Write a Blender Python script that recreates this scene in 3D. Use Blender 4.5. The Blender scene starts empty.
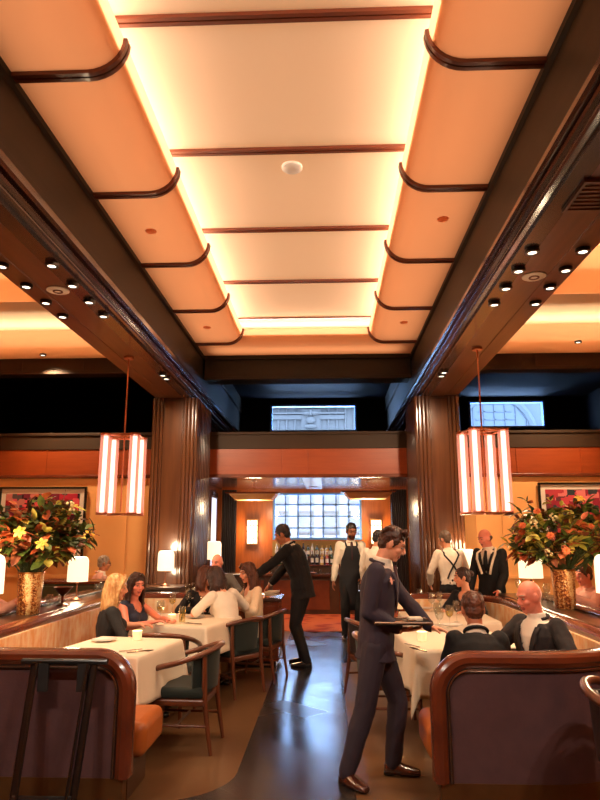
import bpy, bmesh, math, random
from mathutils import Vector, Matrix, Quaternion, noise
random.seed(7)
PI = math.pi
V = Vector
SC = bpy.context.scene
COL = SC.collection
R = math.radians
CAM_H, FPX, VPX, VPY = 1.62, 650.0, 327.0, 536.0
TILT = math.atan((VPY - 400) / FPX)
YAW = math.atan((VPX - 300) * math.cos(TILT) / FPX)

def at(x, y, Y=None, z=None, X=None):
    """a point of the room seen at photo pixel x, y and lying on the plane Y=, z= or X="""
    a = (x - 300) / FPX; b = (400 - y) / FPX
    fy = math.cos(TILT) - b * math.sin(TILT); uz = math.sin(TILT) + b * math.cos(TILT)
    d = V((a * math.cos(YAW) - fy * math.sin(YAW), a * math.sin(YAW) + fy * math.cos(YAW), uz))
    s = Y / d.y if Y is not None else ((z - CAM_H) / d.z if z is not None else X / d.x)
    return V((0, 0, CAM_H)) + d * s

# ------------------------------------------------------------------ materials
def srgb(r, g, b):
    f = lambda c: (c / 255 / 12.92) if c / 255 <= 0.04045 else ((c / 255 + 0.055) / 1.055) ** 2.4
    return (f(r), f(g), f(b), 1.0)

def mat(name, col, rough=0.5, metal=0.0, col2=None, scale=8.0, stretch=(1, 1, 1), bump=0.0, coat=0.0, sheen=0.0,
        emit=None, estr=0.0, ior=None, kind='noise', detail=4.0, contrast=(0.35, 0.65), bscale=None, spec=None):
    m = bpy.data.materials.new(name); m.use_nodes = True
    nt = m.node_tree; b = nt.nodes['Principled BSDF']
    b.inputs['Base Color'].default_value = col
    b.inputs['Roughness'].default_value = rough
    b.inputs['Metallic'].default_value = metal
    b.inputs['Coat Weight'].default_value = coat
    b.inputs['Coat Roughness'].default_value = 0.12
    b.inputs['Sheen Weight'].default_value = sheen
    if ior: b.inputs['IOR'].default_value = ior
    if spec is not None: b.inputs['Specular IOR Level'].default_value = spec
    if emit:
        b.inputs['Emission Color'].default_value = emit
        b.inputs['Emission Strength'].default_value = estr
    if col2 or bump:
        tc = nt.nodes.new('ShaderNodeTexCoord'); mp = nt.nodes.new('ShaderNodeMapping')
        mp.inputs['Scale'].default_value = stretch
        nt.links.new(tc.outputs['Object'], mp.inputs['Vector'])
        if kind == 'wave':
            t = nt.nodes.new('ShaderNodeTexWave'); t.inputs['Scale'].default_value = scale
            t.inputs['Distortion'].default_value = 6; t.inputs['Detail'].default_value = 3; out = t.outputs['Fac']
        elif kind == 'voronoi':
            t = nt.nodes.new('ShaderNodeTexVoronoi'); t.inputs['Scale'].default_value = scale; out = t.outputs['Distance']
        else:
            t = nt.nodes.new('ShaderNodeTexNoise'); t.inputs['Scale'].default_value = scale
            t.inputs['Detail'].default_value = detail; out = t.outputs['Fac']
        nt.links.new(mp.outputs['Vector'], t.inputs['Vector'])
        if col2:
            r = nt.nodes.new('ShaderNodeValToRGB')
            r.color_ramp.elements[0].position, r.color_ramp.elements[1].position = contrast
            r.color_ramp.elements[0].color = col; r.color_ramp.elements[1].color = col2
            nt.links.new(out, r.inputs['Fac']); nt.links.new(r.outputs['Color'], b.inputs['Base Color'])
        if bump:
            n = t
            if bscale:
                n = nt.nodes.new('ShaderNodeTexNoise'); n.inputs['Scale'].default_value = bscale
                nt.links.new(mp.outputs['Vector'], n.inputs['Vector']); out = n.outputs['Fac']
            bp = nt.nodes.new('ShaderNodeBump'); bp.inputs['Strength'].default_value = bump
            bp.inputs['Distance'].default_value = 0.02
            nt.links.new(out, bp.inputs['Height']); nt.links.new(bp.outputs['Normal'], b.inputs['Normal'])
    return m

def mix_shader(name, parts):
    """parts: list of (shader node type, dict of inputs) mixed in order by the third item"""
    m = bpy.data.materials.new(name); m.use_nodes = True
    nt = m.node_tree; nt.nodes.remove(nt.nodes['Principled BSDF'])
    out = nt.nodes['Material Output']; prev = None
    for typ, ins, fac in parts:
        n = nt.nodes.new(typ)
        for k, v in ins.items(): n.inputs[k].default_value = v
        if prev is None: prev = n.outputs[0]
        else:
            mx = nt.nodes.new('ShaderNodeMixShader')
            if fac == 'fresnel':
                f = nt.nodes.new('ShaderNodeFresnel'); f.inputs['IOR'].default_value = 1.45
                nt.links.new(f.outputs[0], mx.inputs[0])
            else: mx.inputs[0].default_value = fac
            nt.links.new(prev, mx.inputs[1]); nt.links.new(n.outputs[0], mx.inputs[2]); prev = mx.outputs[0]
    nt.links.new(prev, out.inputs['Surface'])
    return m

M = {}
M['mahogany'] = mat('mahogany', srgb(92, 40, 22), 0.26, col2=srgb(116, 54, 30), scale=3, stretch=(1, 1, 1), coat=0.5, detail=6)
M['darkwood'] = mat('dark_wood', srgb(58, 34, 20), 0.3, col2=srgb(74, 46, 28), scale=5, coat=0.3, detail=6)
M['beam'] = mat('beam_lacquer', srgb(42, 34, 24), 0.5, col2=srgb(48, 39, 27), scale=3, stretch=(4, 0.3, 4), spec=0.25)
M['moulding'] = mat('moulding_lacquer', srgb(66, 38, 28), 0.24, coat=0.5)
M['soffit_dark'] = mat('beam_underside_wood', srgb(98, 54, 28), 0.32, col2=srgb(110, 62, 33), scale=4, stretch=(4, 0.3, 4), coat=0.2)
M['fascia'] = mat('orange_wood', srgb(142, 56, 12), 0.45, col2=srgb(152, 63, 16), scale=4, stretch=(0.6, 1, 6), coat=0.15)
M['orangewall'] = mat('amber_wood_panel', srgb(168, 84, 30), 0.35, col2=srgb(190, 100, 40), scale=4, stretch=(5, 1, 0.6), coat=0.2)
M['cream'] = mat('cream_plaster', srgb(250, 186, 114), 0.6, col2=srgb(247, 178, 106), scale=2)
M['void'] = mat('void_shade_black', srgb(14, 10, 10), 0.7, spec=.2)  # darkness of the unlit upper void put into the colour
M['parapet'] = mat('brown_paint', srgb(54, 35, 18), 0.6, spec=.3)
M['trim'] = mat('ceiling_trim_wood', srgb(108, 50, 27), 0.35, coat=0.3)
M['plum'] = mat('plum_leather', srgb(80, 58, 62), 0.36, col2=srgb(90, 64, 66), scale=9, bump=0.08, bscale=60, coat=0.15)
M['tan'] = mat('mottled_tan_hide', srgb(240, 186, 122), 0.5, col2=srgb(255, 236, 200), scale=13, stretch=(1, 1, .5), bump=0.12, contrast=(0.38, 0.64))
M['seat_orange'] = mat('orange_tan_leather', srgb(170, 88, 30), 0.4, col2=srgb(178, 96, 38), scale=5)
M['kick'] = mat('bronze_kick_plate', srgb(112, 78, 44), 0.35, metal=0.6, col2=srgb(96, 64, 36), scale=6)
M['bead'] = mat('polished_bead', srgb(120, 90, 74), 0.12, metal=0.8)
M['black'] = mat('black_metal', srgb(16, 14, 14), 0.3, coat=0.3)
M['strap'] = mat('black_webbing', srgb(24, 20, 20), 0.8)
M['brass'] = mat('brass', srgb(190, 130, 74), 0.28, metal=1.0)
M['bronze'] = mat('bronze', srgb(110, 66, 44), 0.3, metal=0.9)
M['copper'] = mat('copper_rod', srgb(200, 128, 92), 0.3, metal=0.9)
M['cloth'] = mat('white_linen', srgb(230, 210, 184), 0.75, bump=0.05, bscale=40)
M['velvet'] = mat('dark_green_velvet', srgb(17, 26, 20), 0.8, col2=srgb(24, 34, 27), scale=6, sheen=0.1)
M['bluevelvet'] = mat('teal_velvet', srgb(48, 66, 68), 0.8, col2=srgb(58, 78, 80), scale=6, sheen=0.1)
M['chairwood'] = mat('chair_walnut', srgb(92, 48, 28), 0.28, col2=srgb(108, 58, 34), scale=4, coat=0.4)
M['darkleather'] = mat('dark_leather', srgb(46, 36, 36), 0.4, col2=srgb(56, 44, 42), scale=8)
M['glass'] = mix_shader('clear_glass', [('ShaderNodeBsdfTransparent', {'Color': (0.93, 0.95, 0.94, 1)}, 0), ('ShaderNodeBsdfGlossy', {'Color': (1, 1, 1, 1), 'Roughness': 0.03}, 0.10)])
M['pane'] = mix_shader('window_glass', [('ShaderNodeBsdfTransparent', {'Color': (0.9, 0.96, 1, 1)}, 0), ('ShaderNodeBsdfGlossy', {'Color': (1, 1, 1, 1), 'Roughness': 0.02}, 0.06)])
M['pinkglass'] = mix_shader('rose_glass', [('ShaderNodeBsdfTransparent', {'Color': (1.0, 0.66, 0.58, 1)}, 0), ('ShaderNodeBsdfTranslucent', {'Color': (1.0, 0.55, 0.45, 1)}, 0.34), ('ShaderNodeBsdfGlossy', {'Color': (1, 0.8, 0.7, 1), 'Roughness': 0.1}, 0.08)])
M['whitewine'] = mix_shader('pale_wine', [('ShaderNodeBsdfTransparent', {'Color': (0.96, 0.86, 0.5, 1)}, 0), ('ShaderNodeBsdfGlossy', {'Color': (1, 1, 1, 1), 'Roughness': 0.03}, 0.10)])
M['porcelain'] = mat('white_porcelain', srgb(240, 232, 220), 0.2, coat=0.5)
M['steel'] = mat('steel', srgb(190, 186, 180), 0.2, metal=1.0)
M['shoe'] = mat('brown_shoe_leather', srgb(70, 32, 20), 0.2, coat=0.6)
M['blackshoe'] = mat('black_shoe_leather', srgb(22, 18, 18), 0.2, coat=0.5)
M['white_plastic'] = mat('white_plastic', srgb(236, 226, 210), 0.4)
M['stone'] = mat('grey_stone', srgb(50, 43, 36), 0.8, col2=srgb(42, 36, 30), scale=1.2)
M['stone_warm'] = mat('warm_stone', srgb(116, 103, 88), 0.8, col2=srgb(104, 92, 78), scale=1.0)
M['frame_blue_glow'] = mat('painted_window_frame', srgb(110, 160, 220), 0.4)  # blue glow of the window put into the frame colour

def emis(name, col, s):
    m = bpy.data.materials.new(name); m.use_nodes = True
    b = m.node_tree.nodes['Principled BSDF']
    b.inputs['Base Color'].default_value = (0.8, 0.75, 0.7, 1)
    b.inputs['Emission Color'].default_value = col; b.inputs['Emission Strength'].default_value = s
    return m
M['tube'] = emis('lit_tube', (1.0, 0.74, 0.60, 1), 3.4)
M['shade'] = emis('lit_lamp_shade', (1.0, 0.76, 0.47, 1), 1.05)
M['sconce'] = emis('lit_sconce_glass', (1.0, 0.68, 0.36, 1), 1.3)
M['bulb'] = emis('lit_downlight', (1.0, 0.85, 0.66, 1), 3.0)
M['flame'] = emis('candle_flame', (1.0, 0.60, 0.18, 1), 6.0)
M['candleglass'] = emis('lit_amber_votive', (1.0, 0.50, 0.14, 1), 0.45)
M['screen'] = emis('phone_screen', (0.55, 0.7, 1.0, 1), 1.2)
M['tray_lit'] = mat('pendant_cream', srgb(226, 170, 110), 0.5)

# stretched ceiling fabric, glowing from area lamps added behind it
def fabric(name, dif, tr, f):
    return mix_shader(name, [('ShaderNodeBsdfDiffuse', {'Color': dif}, 0), ('ShaderNodeBsdfTranslucent', {'Color': tr}, f)])
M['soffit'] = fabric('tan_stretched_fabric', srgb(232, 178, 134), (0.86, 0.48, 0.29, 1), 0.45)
M['ceil'] = fabric('cream_stretched_fabric', srgb(252, 231, 206), (0.98, 0.50, 0.23, 1), 0.4)  # warm light of the ceiling's middle put into the see-through tint
M['cream_ceiling'] = mat('cream_ceiling', srgb(250, 230, 196), 0.7)

# floors
def floor_mats():
    m = mat('brown_floor', srgb(98, 68, 44), 0.30, col2=srgb(110, 78, 50), scale=1.6, detail=6, coat=0.15); M['floor'] = m
    m = bpy.data.materials.new('slate_tiles'); m.use_nodes = True; nt = m.node_tree; b = nt.nodes['Principled BSDF']
    tc = nt.nodes.new('ShaderNodeTexCoord'); mp = nt.nodes.new('ShaderNodeMapping')
    mp.inputs['Rotation'].default_value = (0, 0, R(45)); nt.links.new(tc.outputs['Object'], mp.inputs['Vector'])
    br = nt.nodes.new('ShaderNodeTexBrick'); br.inputs['Scale'].default_value = 1.0
    br.inputs['Brick Width'].default_value = 0.62; br.inputs['Row Height'].default_value = 0.31
    br.inputs['Mortar Size'].default_value = 0.004
    br.inputs['Color1'].default_value = srgb(36, 31, 30); br.inputs['Color2'].default_value = srgb(50, 43, 40)
    br.inputs['Mortar'].default_value = srgb(30, 24, 22)
    nt.links.new(mp.outputs['Vector'], br.inputs['Vector']); nt.links.new(br.outputs['Color'], b.inputs['Base Color'])
    rr = nt.nodes.new('ShaderNodeMapRange'); rr.inputs[3].default_value = 0.15; rr.inputs[4].default_value = 0.29
    no = nt.nodes.new('ShaderNodeTexNoise'); no.inputs['Scale'].default_value = 3
    nt.links.new(mp.outputs['Vector'], no.inputs['Vector']); sc_ = nt.nodes.new('ShaderNodeSeparateColor'); nt.links.new(br.outputs['Color'], sc_.inputs[0]); nt.links.new(sc_.outputs[0], rr.inputs[0]); rr.inputs[1].default_value = .013; rr.inputs[2].default_value = .032
    nt.links.new(rr.outputs[0], b.inputs['Roughness'])
    bp = nt.nodes.new('ShaderNodeBump'); bp.inputs['Strength'].default_value = 0.6; bp.inputs['Distance'].default_value = 0.005
    nt.links.new(br.outputs['Fac'], bp.inputs['Height']); bp.invert = True; nt.links.new(bp.outputs['Normal'], b.inputs['Normal'])
    b.inputs['IOR'].default_value = 2.15; M['slate'] = m
    m = mat('red_carpet', srgb(150, 44, 24), 0.95, col2=srgb(190, 92, 50), scale=3.2, kind='voronoi', contrast=(0.25, 0.5)); M['redcarpet'] = m
floor_mats()

def art_mat(name, cols, scale, w, h):
    m = bpy.data.materials.new(name); m.use_nodes = True; nt = m.node_tree; b = nt.nodes['Principled BSDF']
    tc = nt.nodes.new('ShaderNodeTexCoord'); mp = nt.nodes.new('ShaderNodeMapping'); mp.inputs['Rotation'].default_value = (R(90), 0, 0)
    nt.links.new(tc.outputs['Object'], mp.inputs['Vector'])
    br = nt.nodes.new('ShaderNodeTexVoronoi'); br.distance = 'CHEBYCHEV'; br.inputs['Scale'].default_value = scale
    br.inputs['Randomness'].default_value = 0.75
    nt.links.new(mp.outputs['Vector'], br.inputs['Vector'])
    sp = nt.nodes.new('ShaderNodeSeparateColor'); nt.links.new(br.outputs['Color'], sp.inputs[0])
    r = nt.nodes.new('ShaderNodeValToRGB'); r.color_ramp.interpolation = 'CONSTANT'
    e = r.color_ramp.elements
    e[0].color = cols[0]; e[1].color = cols[-1]; e[1].position = 0.85
    for i, c in enumerate(cols[1:-1]): q = e.new(0.85 * (i + 1) / (len(cols) - 1)); q.color = c
    nt.links.new(sp.outputs[0], r.inputs['Fac']); nt.links.new(r.outputs['Color'], b.inputs['Base Color'])
    b.inputs['Roughness'].default_value = 0.25
    return m
M['art'] = art_mat('abstract_red_mosaic', [srgb(60, 30, 40), srgb(190, 50, 70), srgb(120, 40, 60), srgb(225, 90, 100), srgb(90, 80, 80), srgb(160, 40, 50), srgb(200, 120, 110)], 9, 1, 1)
M['art2'] = art_mat('abstract_pink_mosaic', [srgb(60, 70, 76), srgb(210, 80, 90), srgb(160, 50, 70), srgb(230, 130, 130), srgb(110, 60, 70), srgb(190, 70, 80)], 8, 1, 1)

def vase_mat():
    m = bpy.data.materials.new('gold_mosaic_glaze'); m.use_nodes = True; nt = m.node_tree; b = nt.nodes['Principled BSDF']
    tc = nt.nodes.new('ShaderNodeTexCoord'); mp = nt.nodes.new('ShaderNodeMapping'); mp.inputs['Scale'].default_value = (26, 26, 1.5)
    nt.links.new(tc.outputs['Object'], mp.inputs['Vector'])
    n = nt.nodes.new('ShaderNodeTexNoise'); n.inputs['Scale'].default_value = 1.0; nt.links.new(mp.outputs['Vector'], n.inputs['Vector'])
    v = nt.nodes.new('ShaderNodeTexVoronoi'); v.inputs['Scale'].default_value = 90; nt.links.new(tc.outputs['Object'], v.inputs['Vector'])
    r = nt.nodes.new('ShaderNodeValToRGB'); e = r.color_ramp.elements
    e[0].position = 0.36; e[0].color = srgb(120, 54, 24); e[1].position = 0.66; e[1].color = srgb(250, 214, 150)
    q = e.new(0.5); q.color = srgb(214, 134, 62)
    nt.links.new(n.outputs['Fac'], r.inputs['Fac']); nt.links.new(r.outputs['Color'], b.inputs['Base Color'])
    bp = nt.nodes.new('ShaderNodeBump'); bp.inputs['Strength'].default_value = 0.6; bp.inputs['Distance'].default_value = 0.006
    nt.links.new(v.outputs['Distance'], bp.inputs['Height']); nt.links.new(bp.outputs['Normal'], b.inputs['Normal'])
    sc = nt.nodes.new('ShaderNodeSeparateColor'); nt.links.new(v.outputs['Color'], sc.inputs[0])
    mx = nt.nodes.new('ShaderNodeMath'); mx.operation = 'MULTIPLY_ADD'; mx.inputs[1].default_value = .34; nt.links.new(sc.outputs[0], mx.inputs[0])
    ad = nt.nodes.new('ShaderNodeMath'); ad.operation = 'SUBTRACT'; ad.inputs[1].default_value = .17; nt.links.new(n.outputs['Fac'], ad.inputs[0]); nt.links.new(ad.outputs[0], mx.inputs[2]); nt.links.new(mx.outputs[0], r.inputs['Fac'])
    b.inputs['Metallic'].default_value = 0.6; b.inputs['Roughness'].default_value = 0.35
    return m
M['vase'] = vase_mat()

# ------------------------------------------------------------------ mesh builder
ORG = {}
class MB:
    def __init__(s): s.bm = bmesh.new()
    def box(s, c, size, rot=None, mi=0):
        vs = []
        for dx in (-.5, .5):
            for dy in (-.5, .5):
                for dz in (-.5, .5):
                    p = V((dx * size[0], dy * size[1], dz * size[2]))
                    if rot is not None: p = rot @ p
                    vs.append(s.bm.verts.new(V(c) + p))
        for f in ((0, 1, 3, 2), (4, 6, 7, 5), (0, 4, 5, 1), (2, 3, 7, 6), (0, 2, 6, 4), (1, 5, 7, 3)):
            s.bm.faces.new([vs[i] for i in f]).material_index = mi
        return s
    def span(s, a, b, mi=0):
        a, b = V(a), V(b)
        return s.box((a + b) / 2, [abs(b[i] - a[i]) for i in range(3)], None, mi)
    def loft(s, rings, closed=True, caps=True, mi=0):
        vr = [[s.bm.verts.new(p) for p in r] for r in rings]
        n = len(vr[0])
        for a, b in zip(vr, vr[1:]):
            for i in range(n if closed else n - 1):
                j = (i + 1) % n
                s.bm.faces.new((a[i], a[j], b[j], b[i])).material_index = mi
        if caps and closed:
            s.bm.faces.new(vr[0][::-1]).material_index = mi; s.bm.faces.new(vr[-1]).material_index = mi
        return s
    def tube(s, pts, r, n=8, up=None, flat=1.0, mi=0, loop=False):
        pts = [V(p) for p in pts]; k = len(pts)
        rs = r if isinstance(r, (list, tuple)) else [r] * k
        tang = []
        for i in range(k):
            if loop: t = pts[(i + 1) % k] - pts[i - 1]
            else: t = pts[min(i + 1, k - 1)] - pts[max(i - 1, 0)]
            tang.append(t.normalized())
        u = V(up) if up else (V((0, 0, 1)) if abs(tang[0].z) < 0.9 else V((0, 1, 0)))
        rings = []
        for p, t, q in zip(pts, tang, rs):
            if not up or abs(u.dot(t)) > 0.98: pass
            w = u - t * u.dot(t)
            if w.length < 1e-4: w = t.orthogonal()
            w.normalize(); 
            if not up: u = w
            x = t.cross(w)
            rings.append([p + w * (math.sin(2 * PI * i / n) * q) + x * (math.cos(2 * PI * i / n) * q * flat) for i in range(n)])
        if loop: rings.append(rings[0]); 
        return s.loft(rings, caps=not loop, mi=mi)
    def cyl(s, p0, p1, r0, r1=None, n=16, mi=0): return s.tube([p0, p1], [r0, r0 if r1 is None else r1], n, mi=mi)
    def lathe(s, prof, c=(0, 0, 0), n=24, mi=0, caps=True):
        c = V(c)
        if abs(prof[0][0] - prof[-1][0]) < 1e-6 and prof[0][0] > .02: prof = list(prof) + [prof[0]]; caps = False
        return s.loft([[c + V((r * math.cos(2 * PI * i / n), r * math.sin(2 * PI * i / n), z)) for i in range(n)] for r, z in prof], caps=caps, mi=mi)
    def ell(s, c, rad, rot=None, n=12, m=8, mi=0):
        c = V(c); rings = []
        for j in range(m + 1):
            a = -PI / 2 + PI * (j + 0.0) / m
            if j in (0, m): a = math.copysign(PI / 2 - 0.06, a)
            ring = []
            for i in range(n):
                p = V((rad[0] * math.cos(a) * math.cos(2 * PI * i / n), rad[1] * math.cos(a) * math.sin(2 * PI * i / n), rad[2] * math.sin(a)))
                ring.append(c + (rot @ p if rot is not None else p))
            rings.append(ring)
        return s.loft(rings, mi=mi)
    def prism(s, poly, frm, to, mi=0):
        """poly: 2-D outline; frm(p), to(p): functions giving the two 3-D ends"""
        a = [V(frm(p)) for p in poly]; b = [V(to(p)) for p in poly]
        return s.loft([a, b], mi=mi)
    def sheet(s, grid, mi=0):
        return s.loft(grid, closed=False, caps=False, mi=mi)
    def build(s, name, m, parent=None, smooth=None, bevel=0, seg=2, sub=0, fix=True):
        if fix: bmesh.ops.recalc_face_normals(s.bm, faces=s.bm.faces)
        o = ORG.get(parent) if parent is not None else None
        if o is not None: bmesh.ops.translate(s.bm, verts=s.bm.verts, vec=-o)
        me = bpy.data.meshes.new(name); s.bm.to_mesh(me); s.bm.free()
        for q in (m if isinstance(m, (list, tuple)) else [m]): me.materials.append(M[q] if isinstance(q, str) else q)
        ob = bpy.data.objects.new(name, me); COL.objects.link(ob)
        if parent is not None:
            ob.parent = parent; ORG[ob] = ORG.get(parent, V((0, 0, 0)))
        if bevel:
            b = ob.modifiers.new('Bevel', 'BEVEL'); b.width = bevel; b.segments = seg; b.limit_method = 'ANGLE'; b.angle_limit = R(40)
        if sub:
            b = ob.modifiers.new('Subdivision', 'SUBSURF'); b.levels = b.render_levels = sub
        if smooth is not None:
            me.shade_smooth()
            if smooth < 180: me.set_sharp_from_angle(angle=R(smooth))
        return ob

def tag(o, label, cat, group=None, kind=None):
    o['label'] = label; o['category'] = cat
    if group: o['group'] = group
    if kind: o['kind'] = kind
    return o
def thing(name, label, cat, loc=(0, 0, 0), group=None):
    o = bpy.data.objects.new(name, None); COL.objects.link(o); o.location = loc; o.empty_display_size = 0.1
    ORG[o] = V(loc)
    return tag(o, label, cat, group)
def struct(o, label=None):
    o['kind'] = 'structure'
    if label: o['label'] = label
    return o
def copy_tree(o, parent=None):
    c = o.copy(); COL.objects.link(c); c.parent = parent
    for ch in list(o.children): copy_tree(ch, c)
    return c
class Kind:
    """a thing built once at the origin; place() moves the first one and copies it for each later one"""
    def __init__(s, root): s.root = root; s.used = False
    def place(s, loc, rz=0, label=None, group=None, scale=None):
        o = copy_tree(s.root) if s.used else s.root
        s.used = True; o.location = loc; o.rotation_euler = (0, 0, rz)
        if scale: o.scale = (scale,) * 3
        if label: o['label'] = label
        if group: o['group'] = group
        return o
def light(name, typ, loc, energy, col=(1.0, 0.68, 0.38), size=0.1, sizey=None, direction=None, spot=None, blend=0.6, axis=None):
    l = bpy.data.lights.new(name, typ); l.energy = energy; l.color = col
    o = bpy.data.objects.new(name, l); COL.objects.link(o); o.location = loc
    if typ == 'AREA':
        l.shape = 'RECTANGLE' if sizey else 'SQUARE'; l.size = size
        if sizey: l.size_y = sizey
    elif typ == 'SPOT':
        l.spot_size = R(spot or 80); l.spot_blend = blend; l.shadow_soft_size = size
    else: l.shadow_soft_size = size
    if direction is not None and axis is not None:
        zz = -V(direction).normalized(); yy = V(axis); xx = yy.cross(zz).normalized()
        o.rotation_euler = Matrix((xx, yy, zz)).transposed().to_euler()
    elif direction is not None: o.rotation_euler = V(direction).to_track_quat('-Z', 'Y').to_euler()
    return o
def arc(cx, cy, r, a0, a1, n): return [(cx + r * math.cos(R(a0 + (a1 - a0) * i / n)), cy + r * math.sin(R(a0 + (a1 - a0) * i / n))) for i in range(n + 1)]
# ------------------------------------------------------------------ the room
LX, RX = -2.12, 1.47          # inner faces of the two long ceiling beams
LO, RO = -2.80, 2.12          # their outer faces
ZS, ZC, ZU = 4.71, 5.13, 3.80  # soffit, raised ceiling, beam underside
WL, WR, WB, WF = -7.0, 6.4, 16.0, -2.5
YF = 11.40                    # plane of the mezzanine fascia and of the side aisles' back walls
ZT = 5.6

struct(MB().span((WL, WF, -0.1), (WR, WB, 0)).build('floor', 'floor'), 'brown polished floor')
m = MB(); pl = [(-0.64, 12.9), (-0.64, 4.95)] + arc(-1.19, 4.95, 0.55, 0, -85, 9) + [(-2.6, 4.38), (-2.6, -2.4), (2.4, -2.4), (2.4, 3.9), (0.62, 3.9)] + arc(0.55, 4.28, 0.38, -90, -180, 6) + [(0.17, 9.0), (0.9, 9.4), (0.9, 12.9)]
m.prism(pl, lambda p: (p[0], p[1], 0.0), lambda p: (p[0], p[1], 0.005))
struct(m.build('floor_aisle', 'slate'), 'dark glossy slate tiles along the aisle')
m = MB(); m.lathe([(0.01, 0.0), (2.1, 0.0), (2.1, 0.012), (0.01, 0.012)], (-0.25, 13.9, 0.0), 40)
tag(m.build('rug', 'redcarpet'), 'round red patterned rug in front of the bar', 'rug')

struct(MB().span((WL - .15, WF, 0), (WL, WB, ZT)).build('wall_left', 'cream'))
struct(MB().span((WR, WF, 0), (WR + .15, WB, ZT)).build('wall_right', 'cream'))
struct(MB().span((WL, WF - .15, 0), (WR, WF, ZT)).build('wall_front', 'cream'))
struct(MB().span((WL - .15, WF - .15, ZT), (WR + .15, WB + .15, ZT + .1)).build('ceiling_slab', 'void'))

# back wall with its three openings
W1 = (-1.31, 0.84, 1.53, 2.65); W2 = (-1.40, 0.77, 4.15, 4.85); W3 = (3.53, 5.40, 4.22, 4.91)
def wall_with_holes(x0, x1, z0, z1, holes, y0, y1):
    m = MB(); xs = sorted({x0, x1} | {h[0] for h in holes} | {h[1] for h in holes})
    for a, b in zip(xs, xs[1:]):
        cuts = [(h[2], h[3]) for h in holes if h[0] <= a and h[1] >= b]
        z = z0
        for c in sorted(cuts):
            m.span((a, y0, z), (b, y1, c[0])); z = c[1]
        m.span((a, y0, z), (b, y1, z1))
    return m
struct(wall_with_holes(WL, WR, 0, 2.74, [W1], WB, WB + .15).build('wall_back', 'orangewall'), 'amber wood wall behind the bar')
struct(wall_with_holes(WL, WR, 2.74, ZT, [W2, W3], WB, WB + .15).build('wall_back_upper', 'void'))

def window(n, w, nx, nz, label):
    x0, x1, z0, z1 = w; t = 0.05
    root = thing('window_%d' % n, label, 'window', ((x0 + x1) / 2, WB + .05, z0)); root['kind'] = 'structure'
    m = MB(); y0, y1 = WB - 0.03, WB + 0.1
    m.span((x0, y0, z0), (x1, y1, z0 + t)); m.span((x0, y0, z1 - t), (x1, y1, z1))
    m.span((x0, y0, z0 + t), (x0 + t, y1, z1 - t)); m.span((x1 - t, y0, z0 + t), (x1, y1, z1 - t))
    m.build('window_frame', 'frame_blue_glow', root)
    if nx:
        m = MB()
        for i in range(1, nx): x = x0 + (x1 - x0) * i / nx; m.span((x - .015, WB + .02, z0 + t), (x + .015, WB + .06, z1 - t))
        for i in range(1, nz): z = z0 + (z1 - z0) * i / nz; m.span((x0 + t, WB + .02, z - .015), (x1 - t, WB + .06, z + .015))
        m.build('muntins', 'frame_blue_glow', root)
    m = MB(); m.span((x0 + t, WB + .07, z0 + t), (x1 - t, WB + .076, z1 - t)); m.build('window_pane', 'pane', root)
window(1, W1, 7, 4, 'large gridded bar window between the two sconces')
window(2, W2, 0, 0, 'wide low upper window over the orange fascia, carved stone outside')
window(3, W3, 0, 0, 'upper window on the right with an arched grid outside')

# the street outside: pale stone fronts seen through the windows
m = MB()
m.span((-4, 21, -1), (3.2, 21.6, 3.15))
for i in range(8): m.span((-3.6 + i * .8, 20.85, -1), (-3.35 + i * .8, 21, 3.05))
for k in range(3): m.span((-4, 20.9, 0.6 + k * .9), (3.2, 21, 0.75 + k * .9))
tag(m.build('stone_building', 'stone_warm'), 'pale warm stone facade outside the bar window', 'building')
m = MB(); m.span((-8, 26, 5.3), (4.4, 27, 14)); m.span((-8, 26.1, -1), (-6.8, 27, 5.3)); m.span((3.6, 26.1, -1), (4.4, 27, 5.3))
for x in [-5 + .34 * i for i in range(27)]: m.cyl((x, 25.99, 5.3), (x, 25.99, 7.6), 0.05, n=8)
m.span((-2.4, 25.9, 6.25), (-1.0, 26, 6.42)); m.span((-.25, 25.9, 6.25), (.75, 26, 6.42)); m.span((-2.4, 25.85, 6.46), (.75, 25.95, 6.52)); m.span((-8, 25.8, 6.72), (4.4, 26, 6.80)); m.span((-1.0, 25.92, 5.3), (-.25, 26.0, 6.66))
m.ell((-.62, 25.9, 6.2), (.2, .12, .16)); m.ell((-.78, 25.88, 6.48), (.16, .1, .07)); m.ell((-.46, 25.88, 6.48), (.16, .1, .07)); m.ell((-.62, 25.88, 5.95), (.26, .1, .09)); m.ell((-.62, 25.88, 6.5), (.07, .1, .14)); m.ell((-.62, 25.9, 5.74), (.3, .08, .06))
tag(m.build('carved_facade', 'stone'), 'grey carved facade with pilasters outside the upper middle window', 'building')
m = MB(); m.span((4.6, 26, -1), (14, 27, 14))
M['facade_glass'] = mat('dark_facade_glass', srgb(20, 26, 38), 0.4)
c = (6.75, 5.4)
m.tube([(c[0] + 1.55 * math.cos(R(a)), 25.9, c[1] + 1.75 * math.sin(R(a))) for a in range(0, 181, 12)], 0.16, 8)
for i in range(-3, 4): m.span((c[0] + i * .42 - .03, 25.85, 4.5), (c[0] + i * .42 + .035, 25.95, c[1] + 1.55 * math.sqrt(max(0.05, 1 - (i * .42 / 1.55) ** 2))))
for k in range(6): m.span((c[0] - 1.3 + .16 * k, 25.85, 5.2 + k * .32), (c[0] + 1.3 - .16 * k, 25.95, 5.24 + k * .32))
ob = thing('arched_building', 'blue grey facade with a great arched window outside the right upper window', 'building', (7.2, 26, 0))
M['stone_blue'] = mat('blue_grey_stone', srgb(42, 44, 46), .8); m.build('facade_wall', 'stone_blue', ob)
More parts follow.
